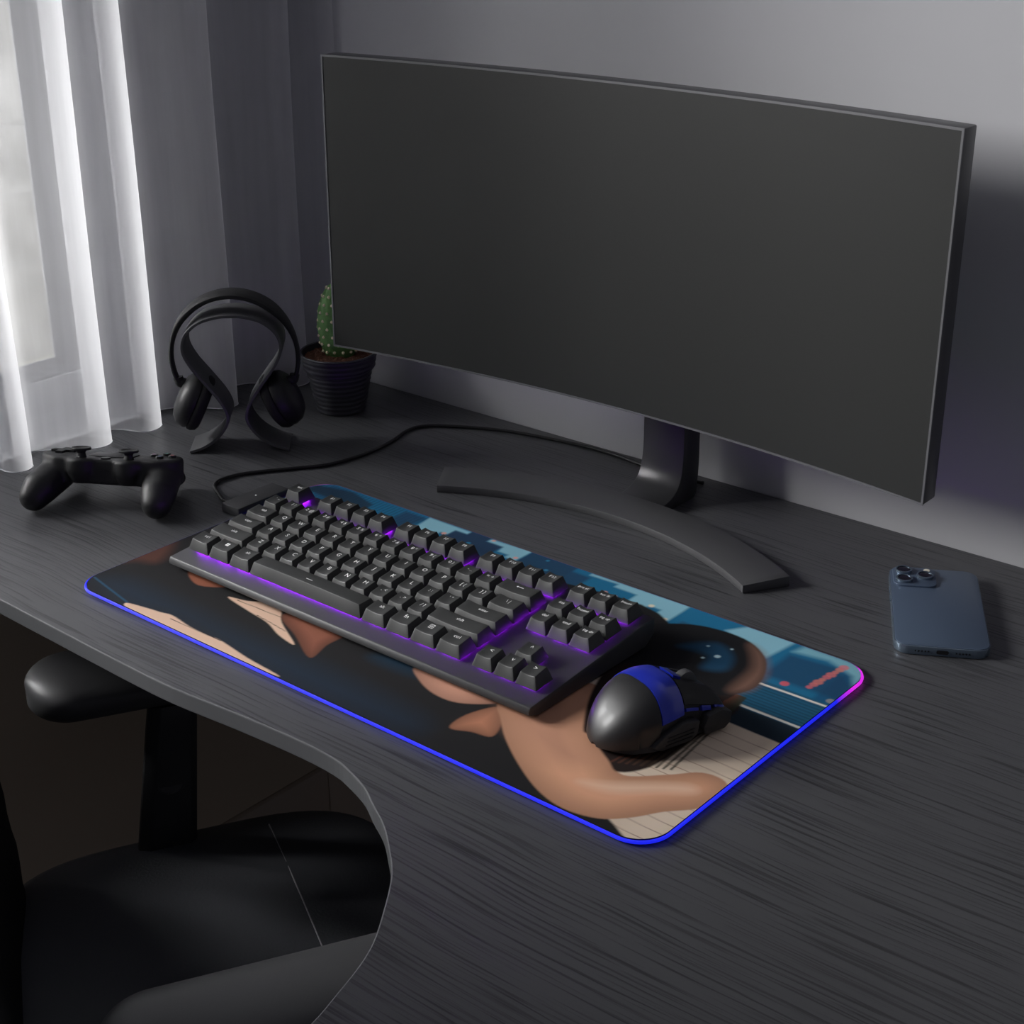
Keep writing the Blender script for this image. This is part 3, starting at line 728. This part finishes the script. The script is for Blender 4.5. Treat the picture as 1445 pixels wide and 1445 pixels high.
bm = bmesh.new(); add_lathe(bm, [(.0024, 0), (.0024, .0004)], 20, (cm[0] + .0095, cm[1] + .0110, .0092)); fl = obj('flash', bm, mat('flash_cream', (.85, .80, .68), .3), cbm); fl['label'] = 'cream flash'
bm = bmesh.new(); add_prism(bm, rrect(-.0042, -.0014, .0042, .0014, .0013, 5), 0, .0004, Matrix.Translation((0, -PL / 2 - .0002, .0038)) @ Matrix.Rotation(R(90), 4, 'X')); obj('charging_port', bm, M_lens, ph)
bm = bmesh.new()
for k in range(5):
    for s in (-1, 1):
        add_lathe(bm, [(.0006, 0), (.0006, .0004)], 10, (s * (.0095 + k * .0022), -PL / 2 - .0002, .0038), Matrix.Rotation(R(90), 4, 'X'))
obj('speaker_hole', bm, M_lens, ph)
for y in (.030, .016):
    obj('side_key', box((-PW / 2 - .0005, y - .004, .0028), (-PW / 2 + .0003, y + .004, .0048)), M_phf, ph, bevel=.0002)

# ------------------------------------------------------------------ headphone stand and headphones
yaw = R(43)
HX, HY = -.1315, .284
hs = thing('headphone_stand', 'dark grey looped headphone stand on the desk before the curtain', 'headphone stand', (HX, HY, ZD), (0, 0, yaw))
half = [(-.0460, .0014), (-.0330, .0060), (-.0200, .0150), (-.0110, .0270), (-.0090, .0380), (-.0145, .0520), (-.0270, .0700), (-.0400, .0880), (-.0465, .1040), (-.0430, .1190), (-.0300, .1310), (-.0120, .1365)]
half = [(a * (.955 if b_ > .03 else 1), b_ * .955) for a, b_ in half]
full = half + [(0, .1310)] + [(-a, b_) for a, b_ in reversed(half)]
cv = spline([(a, 0, b_) for a, b_ in full], 5)
bm = bmesh.new(); rings = []
for i, p in enumerate(cv):
    t = (cv[min(i + 1, len(cv) - 1)] - cv[max(i - 1, 0)]).normalized(); n = Vector((-t.z, 0, t.x)) * .0013
    wdt = .0205
    rings.append([p - n + Vector((0, -wdt, 0)), p + n + Vector((0, -wdt, 0)), p + n + Vector((0, wdt, 0)), p - n + Vector((0, wdt, 0))])
add_loft(bm, rings)
o = obj('loop', bm, mat('stand_charcoal', (.085, .085, .09), .5), hs, 40, bevel=.0003)
hp = thing('headphones', 'black over-ear headphones hanging on the grey looped stand', 'headphones', (HX, HY, .1310 + ZD), (0, 0, yaw))
Z0 = -.1310
def arc_pts(rx, rz, cz, a0, a1, n): return [Vector((rx * math.sin(R(a0 + (a1 - a0) * i / n)), 0, cz + rz * math.cos(R(a0 + (a1 - a0) * i / n)))) for i in range(n + 1)]
# band: wide padded top tapering into thin arms
bm = bmesh.new(); rings = []
AP = arc_pts(.0580, .0600, .0872 + Z0, -112, 112, 60)
for i, p in enumerate(AP):
    f = abs(i / 60 - .5) * 2
    wdt = .0125 - .0075 * min(1, max(0, (f - .35) / .3)); th = .0036 - .0015 * min(1, max(0, (f - .4) / .3))
    t = (AP[min(i + 1, 60)] - AP[max(i - 1, 0)]).normalized(); n = Vector((-t.z, 0, t.x)); 
    ring = []
    for k in range(14):
        a = 2 * PI * k / 14
        ring.append(p + n * th * math.copysign(abs(math.cos(a)) ** .7, math.cos(a)) + Vector((0, 1, 0)) * wdt * math.copysign(abs(math.sin(a)) ** .7, math.sin(a)))
    rings.append(ring)
# keep the inner face just above the stand's loop
add_loft(bm, rings)
obj('headband', bm, M_blk_matte, hp, 50)
bm = bmesh.new(); rings = []
AP = arc_pts(.0565, .0528, .0905 + Z0, -62, 62, 30)
for i, p in enumerate(AP):
    f = abs(i / 30 - .5) * 2; th = .0016; wdt = .0105
    t = (AP[min(i + 1, 30)] - AP[max(i - 1, 0)]).normalized(); n = Vector((-t.z, 0, t.x))
    rings.append([p + n * (th * math.cos(2 * PI * k / 12)) + Vector((0, wdt * math.sin(2 * PI * k / 12), 0)) for k in range(12)])
bm.free()
for s in (-1, 1):
    c = Vector((s * .0412, 0, .0458 + Z0)); tilt = R(26) * -s
    Mx = Matrix.Translation(c) @ Matrix.Rotation(R(-3) * s, 4, 'Z') @ Matrix.Rotation(tilt, 4, 'Y') @ Matrix.Rotation(R(90) * s, 4, 'Y')   # local z points outwards
    bm = bmesh.new()
    prof = [(.0005, .0155), (.012, .0150), (.0195, .0128), (.0250, .0080), (.0272, .0010), (.0265, -.0015)]
    add_lathe(bm, prof, 40, M=Mx)
    sh = obj('ear_cup', bm, M_black, hp, 40)
    bm = bmesh.new()
    prof = [(.0245, -.0016), (.0272, -.0030), (.0276, -.0065), (.0258, -.0105), (.0225, -.0124), (.0185, -.0118), (.0165, -.0085), (.0160, -.0040), (.004, -.0038)]
    add_lathe(bm, prof, 40, M=Mx); obj('ear_cushion', bm, mat('soft_black', (.010, .010, .010), .75), sh, 60)
    a = AP
    end = Vector((s * .0580 * math.sin(R(112)), 0, .0872 + Z0 + .06 * math.cos(R(112))))
    bm = bmesh.new()
    tip = Mx @ Vector((0, 0, .0105))
    top_ = Mx @ Vector(((-.012), 0, .0125)) if s > 0 else Mx @ Vector((.012, 0, .0125))
    add_tube(bm, spline([end + Vector((0, 0, .004)), end * .5 + top_ * .5 + Vector((s * .0015, 0, 0)), top_, tip], 5), [.0046] * 16, 10)
    obj('yoke', bm, M_blk_matte, hp, 60)

# ------------------------------------------------------------------ potted cactus
PX, PY = -.1300, .4130
pc = thing('potted_cactus', 'green cactus in a ribbed dark plastic pot of brown soil behind the monitor edge', 'potted cactus', (PX, PY, ZD))
bm = bmesh.new()
prof = [(.0230, 0), (.0240, .0012)]
H = .0600
for k in range(36):
    t = k / 35; z = .0012 + t * (H * .72); r = .0240 + .0090 * t + .00045 * math.sin(k * PI / 2)
    prof.append((r, z))
prof += [(.0345, H * .735), (.0352, H * .745)]
for k in range(12): prof.append((.0354 + .0026 * k / 11 + .0004 * math.sin(k * PI / 2), H * .75 + H * .235 * k / 11))
prof += [(.0386, H), (.0378, H + .0012), (.0362, H + .0008), (.0352, H - .006), (.0340, H - .012), (.0100, H - .013)]
add_lathe(bm, prof, 56)
obj('pot', bm, mat('pot_plastic', (.040, .040, .050), .45), pc, 60)
bm = bmesh.new(); n = 36
vs = {}
for i in range(-n, n + 1):
    for j in range(-n, n + 1):
        x, y = i / n * .0352, j / n * .0352
        if math.hypot(x, y) <= .0354:
            z = H - .0050 + .0020 * noise.noise(Vector((x * 160, y * 160, 0))) + .0018 * noise.noise(Vector((x * 520, y * 520, 3)))
            vs[(i, j)] = bm.verts.new((x, y, z))
for (i, j), v in list(vs.items()):
    q = [vs.get((i, j)), vs.get((i + 1, j)), vs.get((i + 1, j + 1)), vs.get((i, j + 1))]
    if all(q): bm.faces.new(q)
obj('soil', bm, mat('brown_soil', (.125, .048, .026), .95, bump=(500, .8, .002), var=.6), pc, None)
# flat oval pad with a lattice of spine cushions
ca = obj('cactus_pad', bmesh.new(), mat('cactus_green', (.13, .29, .085), .5, bump=(300, .2, .001), var=.3), pc)
bm = bmesh.new(); NB, NR = 30, 44
CH = .077
def cpt(fi, a):
    z = fi * CH; k = math.sin(PI * min(1, (fi * .90 + .10))) ** .45
    lump = 1 + .035 * math.cos(a * 12 + (fi * 26))
    return Vector((.0205 * k * lump * math.cos(a), .0120 * k * lump * math.sin(a), z + H - .008))
rings = [[cpt(i / NB, 2 * PI * j / NR) for j in range(NR)] for i in range(NB)] + [[Vector((0.0002 * math.cos(2 * PI * j / NR), .0002 * math.sin(2 * PI * j / NR), H - .008 + CH)) for j in range(NR)]]
add_loft(bm, rings); bmesh.ops.recalc_face_normals(bm, faces=bm.faces); bm.to_mesh(ca.data); bm.free()
for p in ca.data.polygons: p.use_smooth = True
ca.rotation_euler = (0, 0, R(40)); ca.location = (-.002, .004, 0)
bm = bmesh.new(); rng = random.Random(2)
for i in range(3, 28, 3):
    for j in range(12):
        a = 2 * PI * (j + .5 * ((i // 3) % 2)) / 12; fi = i / 29
        p = cpt(fi, a); nrm = Vector((math.cos(a) / .0225, math.sin(a) / .012, 0)).normalized()
        bmesh.ops.create_icosphere(bm, subdivisions=1, radius=.0017, matrix=Matrix.Translation(p + nrm * .0002))
        for k in range(5):
            d_ = (nrm + Vector((rng.uniform(-.8, .8), rng.uniform(-.8, .8), rng.uniform(-.8, .8)))).normalized()
            t1 = d_.orthogonal().normalized() * .00016; t2 = d_.cross(t1).normalized() * .00016
            b0 = [bm.verts.new(p + t1), bm.verts.new(p + t2), bm.verts.new(p - t1 - t2)]; tp = bm.verts.new(p + d_ * .0028)
            for q1, q2 in ((0, 1), (1, 2), (2, 0)): bm.faces.new((b0[q1], b0[q2], tp))
sp = obj('spines', bm, mat('spine_cream', (.85, .75, .55), .7), ca, None); sp['label'] = 'cream spine tufts'

# ------------------------------------------------------------------ game controller
gp = thing('game_controller', 'black game controller with two thumbsticks standing on its grips near the desk edge', 'game controller', (-.1200, .1270, ZD), (0, 0, R(30)))
def build_body():
    bm = bmesh.new()
    def ell(c, r, rot=None):
        Mx = Matrix.Translation(c) @ (rot or Matrix.Identity(4)) @ Matrix.Diagonal((*r, 1))
        bmesh.ops.create_icosphere(bm, subdivisions=4, radius=1, matrix=Mx)
    def cap(p0, p1, r0, r1, sx=1., n=14):
        p0, p1 = Vector(p0), Vector(p1)
        for k in range(n + 1):
            t = k / n; r = r0 + (r1 - r0) * t; ell(p0.lerp(p1, t), (r * sx, r, r))
    P_ = Matrix.Rotation(R(-13), 4, 'X')
    Tb = Matrix.Translation((0, .004, .0318)) @ P_
    # central slab
    b2 = bmesh.new(); add_prism(b2, rrect(-.056, -.017, .056, .019, .014, 8), -.0165, .0055, Tb); me = bpy.data.meshes.new('x'); b2.to_mesh(me); b2.free(); bm.from_mesh(me); bpy.data.meshes.remove(me)
    for s in (-1, 1):
        b2 = bmesh.new(); add_lathe(b2, [(.0180, -.015), (.0180, .0058), (.0165, .0072)], 32, M=Tb @ Matrix.Translation((s * .0455, .003, 0))); me = bpy.data.meshes.new('x'); b2.to_mesh(me); b2.free(); bm.from_mesh(me); bpy.data.meshes.remove(me)
        b2 = bmesh.new(); add_lathe(b2, [(.0080, -.016), (.0125, -.006), (.0130, .0048), (.0115, .0062), (.008, .0062)], 32, M=Tb @ Matrix.Translation((s * .0215, -.0125, 0))); me = bpy.data.meshes.new('x'); b2.to_mesh(me); b2.free(); bm.from_mesh(me); bpy.data.meshes.remove(me)
        cap((s * .0475, .002, .0225), (s * .0530, -.026, .0178), .0155, .0150)
        cap((s * .0530, -.026, .0180), (s * .0550, -.036, .0136), .0150, .0125, n=6)
        # shoulder triggers
        cap((s * .042, .020, .022), (s * .046, .026, .0125), .0095, .0085, 1.35, 6)
    return bm
body = obj('body', build_body(), mat('controller_black', (.014, .014, .015), .48, bump=(900, .08, .0004)), gp, 180)
bake(body, [('REMESH', dict(mode='VOXEL', voxel_size=.0011, use_smooth_shade=True)), ('SMOOTH', dict(factor=.5, iterations=26))])
Tb = Matrix.Translation((0, .004, .0318)) @ Matrix.Rotation(R(-13), 4, 'X')
for s in (-1, 1):
    bm = bmesh.new()
    add_lathe(bm, [(.0050, .005), (.0040, .0078), (.0034, .0100), (.0044, .0118), (.0082, .0126), (.0086, .0136), (.0082, .0146), (.0066, .0146), (.0058, .0139), (.002, .0138)], 32, M=Tb @ Matrix.Translation((s * .0215, -.0125, 0)))
    obj('thumbstick', bm, mat('stick_rubber', (.016, .016, .017), .6), gp, 40)
bm = bmesh.new(); add_box(bm, (-.0105, -.0034, .0050), (.0105, .0034, .0092), Tb @ Matrix.Translation((-.0455, .005, 0))); add_box(bm, (-.0034, -.0105, .0051), (.0034, .0105, .00915), Tb @ Matrix.Translation((-.0455, .005, 0)))
obj('direction_pad', bm, M_black, gp)
cols = {(0, 1): (.10, .42, .36), (1, 0): (.50, .12, .12), (0, -1): (.16, .24, .50), (-1, 0): (.45, .20, .38)}
for (dx, dy), c in cols.items():
    T2 = Tb @ Matrix.Translation((.0455 + dx * .0082, .005 + dy * .0082, 0))
    bm = bmesh.new(); add_lathe(bm, [(.0034, .004), (.0034, .0088), (.0031, .0092)], 20, M=T2); bt = obj('face_button', bm, M_black, gp)
    bm = bmesh.new()
    if (dx, dy) == (0, 1): P3 = [(-.0018, -.0012), (.0018, -.0012), (0, .0019)]
    elif (dx, dy) == (-1, 0): P3 = [(-.0015, -.0015), (.0015, -.0015), (.0015, .0015), (-.0015, .0015)]
    elif (dx, dy) == (1, 0): P3 = [(.0017 * math.cos(a * .4), .0017 * math.sin(a * .4)) for a in range(16)]
    else: P3 = [(-.0018, -.0012), (-.0012, -.0018), (0, -.0006), (.0012, -.0018), (.0018, -.0012), (.0006, 0), (.0018, .0012), (.0012, .0018), (0, .0006), (-.0012, .0018), (-.0018, .0012), (-.0006, 0)]
    bm.faces.new([bm.verts.new(T2 @ Vector((x, y, .00930))) for x, y in P3]); mk = obj('button_mark', bm, mat('mark_%d%d' % (dx, dy), c, .5), bt, None)
bm = bmesh.new(); add_prism(bm, rrect(-.0200, -.004, .0200, .0170, .003, 5), .0045, .0064, Tb); obj('touch_panel', bm, M_black, gp, bevel=.0004)
bm = bmesh.new(); add_lathe(bm, [(.0040, .004), (.0040, .0066)], 20, M=Tb @ Matrix.Translation((0, -.0110, 0))); obj('home_button', bm, M_black, gp)
bm = bmesh.new(); add_prism(bm, rrect(-.0055, -.0012, .0055, .0012, .0010, 4), 0, .0006, Matrix.Translation((0, -.0139, .0308)) @ Matrix.Rotation(R(77), 4, 'X')); obj('audio_socket', bm, M_black, gp)

# ------------------------------------------------------------------ sheer curtain
hem = [(-.258, -.035), (-.2444, -.010), (-.2300, .006), (-.2290, .018), (-.240, .024), (-.258, .020), (-.2700, .030), (-.2650, .060), (-.2560, .0976), (-.2444, .1015), (-.2354, .1049), (-.2303, .1143), (-.2346, .1240), (-.2436, .1269), (-.2542, .1243), (-.263, .1240), (-.2670, .1330), (-.2670, .1465), (-.255, .1597), (-.2414, .1729),
       (-.2294, .1849), (-.2245, .1958), (-.2284, .2068), (-.2362, .2112), (-.2504, .2084), (-.2600, .2050), (-.2670, .2139), (-.2603, .2260), (-.2474, .2353), (-.2293, .2424), (-.2227, .2526), (-.2267, .2643), (-.2347, .2690), (-.2536, .2676),
       (-.2640, .2650), (-.2670, .2765), (-.2640, .2968), (-.2520, .3151), (-.2342, .3253), (-.217, .3364), (-.2163, .3514), (-.2252, .3575), (-.242, .3553), (-.257, .3600), (-.2640, .3760), (-.2600, .4000), (-.2420, .4150), (-.2229, .4248), (-.2099, .4297),
       (-.2106, .4434), (-.2191, .4492), (-.2350, .4449), (-.2438, .4560), (-.230, .4700), (-.205, .4790), (-.187, .4830)]
zc0, zc1 = ZD + .0015, 1.30
cvp = spline([(x, y, 0) for x, y in hem], 5)
ct = thing('curtain', 'white sheer curtain hanging in deep folds before the window, hem on the desk', 'curtain', (-.245, .22, zc0))
bm = bmesh.new(); NZ = 44
zs = [0, .0012, .022, .0232] + [.04 + (zc1 - zc0 - .04) * (k / (NZ - 4)) for k in range(NZ - 3)]
rows = []
for z in zs:
    r_ = []
    for i, p in enumerate(cvp):
        t = min(1, z / .45)
        wob = .0030 * math.sin(z * 9 + p.y * 22) * t
        x = p.x + wob * .5 + .004 * noise.noise(Vector((p.y * 9, z * 3.2, 1))) * t
        y = p.y + wob * .5 + .008 * t * noise.noise(Vector((p.y * 4, z * 2, 7)))
        if p.y > .465: x, y = p.x, p.y
        if x < XW + .0025: x = XW + .0025
        r_.append(bm.verts.new((x + .245, y - .22, z)))
    rows.append(r_)
for a, b_ in zip(rows, rows[1:]):
    for i in range(len(a) - 1): bm.faces.new((a[i], a[i + 1], b_[i + 1], b_[i]))
obj('cloth', bm, sheer('sheer_voile'), ct, 180)
bm = bmesh.new()
add_tube(bm, [(p.x + .245 if p.x > XW + .0025 else XW + .0025 + .245, p.y - .22, .0007) for p in cvp], .00055, 6)
obj('hem_seam', bm, mat('hem_white', (.75, .75, .77), .7), ct, 180)
rod = thing('curtain_rod', 'thin white rod carrying the sheer curtain above the window', 'curtain rod', (-.245, -.4, zc1 + .004))
bm = bmesh.new(); add_tube(bm, [(0, -.95, 0), (0, .8895, 0)], .006, 16); obj('pole', bm, M_white, rod, 60)
for y in (-.9, -.1, .80): obj('bracket', box((-.024, y, -.004), (0, y + .008, .004)), M_white, rod)

# ------------------------------------------------------------------ office chair
th = R(61)
c0 = Vector((math.sin(th), -math.cos(th))) * .185 + Vector((math.cos(th), math.sin(th))) * .04
ch = thing('office_chair', 'black office chair with padded armrests facing into the curved cut-out of the desk', 'office chair', (c0.x, c0.y, ZF), (0, 0, th - PI / 2))
# local: x lateral (right), y forward, z up from the floor
a0, b0 = .185, .04
def L3(a, b_, z): return Vector((a - a0, b_ - b0, z - ZF))
M_seat = mat('seat_leather', (.125, .130, .145), .5, bump=(420, .35, .0010))
M_arm = mat('armrest_foam', (.068, .068, .072), .45, bump=(500, .1, .0006))
M_plast = mat('chair_plastic', (.040, .041, .044), .45)
def cushion(x0, x1, y0, y1, z0, z1, r, puff=.008, name='seat', m=M_seat, parent=ch, nn=30):
    """rounded upholstered slab, super-ellipse in plan, softened edges"""
    bm = bmesh.new(); cx, cy = (x0 + x1) / 2, (y0 + y1) / 2; ax, ay = (x1 - x0) / 2, (y1 - y0) / 2
    rings = []; h = z1 - z0
    prof = [(.0, z0), (.86, z0), (.95, z0 + h * .08), (1., z0 + h * .35), (1., z0 + h * .62), (.975, z0 + h * .86), (.93, z0 + h), (.82, z0 + h + puff * .4), (.6, z0 + h + puff * .8), (.3, z0 + h + puff), (.01, z0 + h + puff)]
    for s, z in prof:
        ring = []
        for k in range(64):
            a = 2 * PI * k / 64; e = r
            ring.append(Vector((cx + max(s, .01) * ax * math.copysign(abs(math.cos(a)) ** e, math.cos(a)), cy + max(s, .01) * ay * math.copysign(abs(math.sin(a)) ** e, math.sin(a)), z)))
        rings.append(ring)
    add_loft(bm, rings)
    return obj(name, bm, m, parent, 60)
p0 = L3(-.068, -.115, -.330); p1 = L3(.438, .255, -.281)
seat = cushion(p0.x, p1.x, p0.y, p1.y, p0.z, p1.z, .48, .010)
# seam across the seat front
bm = bmesh.new()
sm = []
for k in range(33):
    x = -.248 + .496 * k / 32; s_ = math.sqrt(max((x / .253) ** 2, 0)); yy = .140 - b0
    q = max(abs(x / .253), abs((yy - (p0.y + p1.y) / 2) / .18))
    z = p1.z + .010 * (1 - min(1, (q / .93)) ** 2) + .0012 - .004 * max(0, (q - .9) / .1)
    sm.append((x, yy, z))
add_tube(bm, sm[2:-2], .0007, 6); st_ = obj('seam', bm, mat('seam_thread', (.60, .60, .62), .6), seat, 60); st_['label'] = 'light grey seam'
# armrests
def armrest(ain, aout):
    lo = min(ain, aout); hi = max(ain, aout)
    q0 = L3(lo, -.046, -.126); q1 = L3(hi, .205, -.0915)
    pad = obj('armrest', bmesh.new(), M_arm, ch)
    bm = bmesh.new(); rings = []
    n = 60; cx = (q0.x + q1.x) / 2; hw = (q1.x - q0.x) / 2; Lr = q1.y - q0.y
    for i in range(n + 1):
        t = (1 - math.cos(PI * i / n)) / 2; y = q0.y + Lr * t; e = min(t, 1 - t) * Lr
        k = 1 if e > .035 else math.sqrt(max(0, 1 - (1 - e / .035) ** 2))
        k = max(k, .04); kz = .45 + .55 * k
        zc = q0.z + .017; hz = .0205 * kz
        ring = []
        for j in range(40):
            a = 2 * PI * j / 40
            ring.append(Vector((cx + hw * k * math.copysign(abs(math.cos(a)) ** .88, math.cos(a)), y, zc + hz * math.copysign(abs(math.sin(a)) ** .88, math.sin(a)))))
        rings.append(ring)
    add_loft(bm, rings); bmesh.ops.recalc_face_normals(bm, faces=bm.faces); bm.to_mesh(pad.data); bm.free()
    for p in pad.data.polygons: p.use_smooth = True
    side = 1 if ain > .185 else -1
    # upright, leaning inwards towards the seat
    bm = bmesh.new()
    m_in = ain
    xs_top = (ain + (.018 if side > 0 else -.030), ain + (.030 if side > 0 else -.012))
    rings = []
    for z, dx, b1, b2 in ((-.1265, 0, .046, .086), (-.150, 0, .042, .084), (-.300, side * .028, .024, .076), (-.345, side * .026, .024, .074)):
        A = L3(xs_top[0] + dx, b1, z); B_ = L3(xs_top[1] + dx, b2, z)
        c = .006
        rings.append([Vector((A.x, A.y + c, A.z)), Vector((A.x + c, A.y, A.z)), Vector((B_.x - c, A.y, A.z)), Vector((B_.x, A.y + c * 1.6, A.z)), Vector((B_.x, B_.y - c, A.z)), Vector((B_.x - c, B_.y, A.z)), Vector((A.x + c, B_.y, A.z)), Vector((A.x, B_.y - c, A.z))])
    add_loft(bm, rings); ua = obj('armrest_upright', bm, M_plast, ch, 30, bevel=.001)
    kp = L3(xs_top[1] + (side * .012) + (.001 if side < 0 else .001), .058, -.205)
    bm = bmesh.new(); add_lathe(bm, [(.0135, 0), (.0130, .0035), (.0110, .0048), (.0102, .0040), (.003, .0040)], 32, kp + Vector((-.004, 0, 0)), Matrix.Rotation(R(90), 4, 'Y'))
    obj('height_button', bm, M_stand, ua, 40)
    bm = bmesh.new(); A = L3(min(ain, .185 + side * .10), .030, -.352); B_ = L3(max(ain, .185 + side * .10), .090, -.340)
    if side < 0: A = L3(ain - .068, .030, -.353); B_ = L3(.10, .090, -.341)
    else: A = L3(.27, .030, -.353); B_ = L3(ain + .065, .090, -.341)
    add_box(bm, A, B_); obj('arm_bracket', bm, M_plast, ch, bevel=.002)
armrest(.006, -.084); armrest(.362, .438)
# backrest, leaning back, gently wavy outer edge
bm = bmesh.new(); rings = []
for i in range(25):
    t = i / 24; z = -.315 + .36 * t; bb = -.108 - .067 * t + .012 * math.sin(t * PI)
    hw = .205 + .028 * math.sin(t * PI * .9) + .003 * math.sin(t * 40); hw *= (1 if t < .9 else math.sqrt(1 - ((t - .9) / .12) ** 2))
    th_ = .022 if 0 < i < 24 else .008
    ring = []
    for k in range(28):
        a = 2 * PI * k / 28
        x = hw * math.copysign(abs(math.cos(a)) ** .45, math.cos(a)); y = th_ * math.copysign(abs(math.sin(a)) ** .6, math.sin(a)) + .035 * (x / .23) ** 2
        p = L3(.185 + x, bb + y, z); ring.append(p)
    rings.append(ring)
add_loft(bm, rings); obj('backrest', bm, mat('chair_mesh', (.014, .014, .015), .7, bump=(260, .5, .002)), ch, 60)
bm = bmesh.new(); add_box(bm, L3(.155, -.14, -.375), L3(.215, .02, -.345)); add_box(bm, L3(.155, -.165, -.375), L3(.215, -.135, -.10)); obj('back_support', bm, M_plast, ch, bevel=.003)
bm = bmesh.new(); add_box(bm, L3(.095, -.02, -.362), L3(.275, .13, -.3365)); obj('seat_plate', bm, M_plast, ch, bevel=.003)
cc = L3(.185, .055, ZF)
bm = bmesh.new(); add_lathe(bm, [(.024, .08), (.024, .20), (.014, .20), (.014, .30)], 28, (cc.x, cc.y, 0)); obj('gas_lift', bm, M_plast, ch, 40)
for k in range(5):
    a = 2 * PI * k / 5 + .3
    dirv = Vector((math.cos(a), math.sin(a), 0)); c_ = Vector((cc.x, cc.y, 0))
    bm = bmesh.new(); add_tube(bm, [c_ + Vector((0, 0, .085)) + dirv * .015, c_ + Vector((0, 0, .075)) + dirv * .14, c_ + Vector((0, 0, .062)) + dirv * .255], [.018, .015, .011], 12); obj('base_arm', bm, M_plast, ch, 60)
    bm = bmesh.new(); w_ = c_ + dirv * .258 + Vector((0, 0, .0245)); rotm = Matrix.Rotation(a, 4, 'Z') @ Matrix.Rotation(R(90), 4, 'X')
    add_lathe(bm, [(.020, -.016), (.0244, -.012), (.0244, -.003), (.018, -.002), (.018, .002), (.0244, .003), (.0244, .012), (.020, .016)], 24, w_, rotm); add_tube(bm, [w_, w_ + Vector((0, 0, .034))], .006, 8)
    obj('caster', bm, M_blk_matte, ch, 40)

# ------------------------------------------------------------------ light
def area(name, loc, target, sx, sy, power, col=(1, 1, 1), spread=180):
    l = bpy.data.lights.new(name, 'AREA'); l.shape = 'RECTANGLE'; l.size = sx * S; l.size_y = sy * S; l.energy = power * S * S; l.color = col; l.spread = R(spread)
    o = bpy.data.objects.new(name, l); C.objects.link(o)
    o.location = (loc[0], loc[1], loc[2] + ZO)
    d_ = Vector(target) - Vector(loc); o.rotation_euler = d_.to_track_quat('-Z', 'Y').to_euler()
    return o
area('daylight_window', (-.95, -.95, .84), (.35, .30, .0), .60, .50, 53, (1, .99, .98))
area('daylight_garden', (-1.0, 1.2, 2.3), (-3.1, 2.2, -.2), 1.6, 1.2, 150, (1, 1, 1))
area('curtain_fill', (-1.15, -.30, .66), (-.23, .20, .16), .42, .36, 2.5, (1, 1, 1), 50)  # added lamp with a narrow cone, only there to brighten the curtain
wd = bpy.data.worlds.new('room_air'); sc.world = wd; wd.use_nodes = True
wd.node_tree.nodes['Background'].inputs[0].default_value = (.80, .80, .95, 1); wd.node_tree.nodes['Background'].inputs[1].default_value = .115

# ------------------------------------------------------------------ camera
cam = bpy.data.cameras.new('camera'); co = bpy.data.objects.new('camera', cam); C.objects.link(co)
cam.sensor_width = 36; cam.lens = 36 * 2225.7 / 1445; cam.clip_start = .02
co.location = (.9615, -.6132, .5336 + ZO); co.rotation_euler = (1.1577, .0090, .6988)
sc.camera = co
# ------------------------------------------------------------------ bring everything to real size
done = set()
for o in list(bpy.data.objects):
    o.location = o.location * S
    if o.type == 'MESH' and o.data.name not in done:
        done.add(o.data.name); o.data.transform(Matrix.Scale(S, 4)); o.data.update()
sc.view_settings.view_transform = 'Standard'; sc.view_settings.look = 'None'; sc.view_settings.gamma = 1
sc.view_settings.use_curve_mapping = False; sc.view_settings.exposure = 0
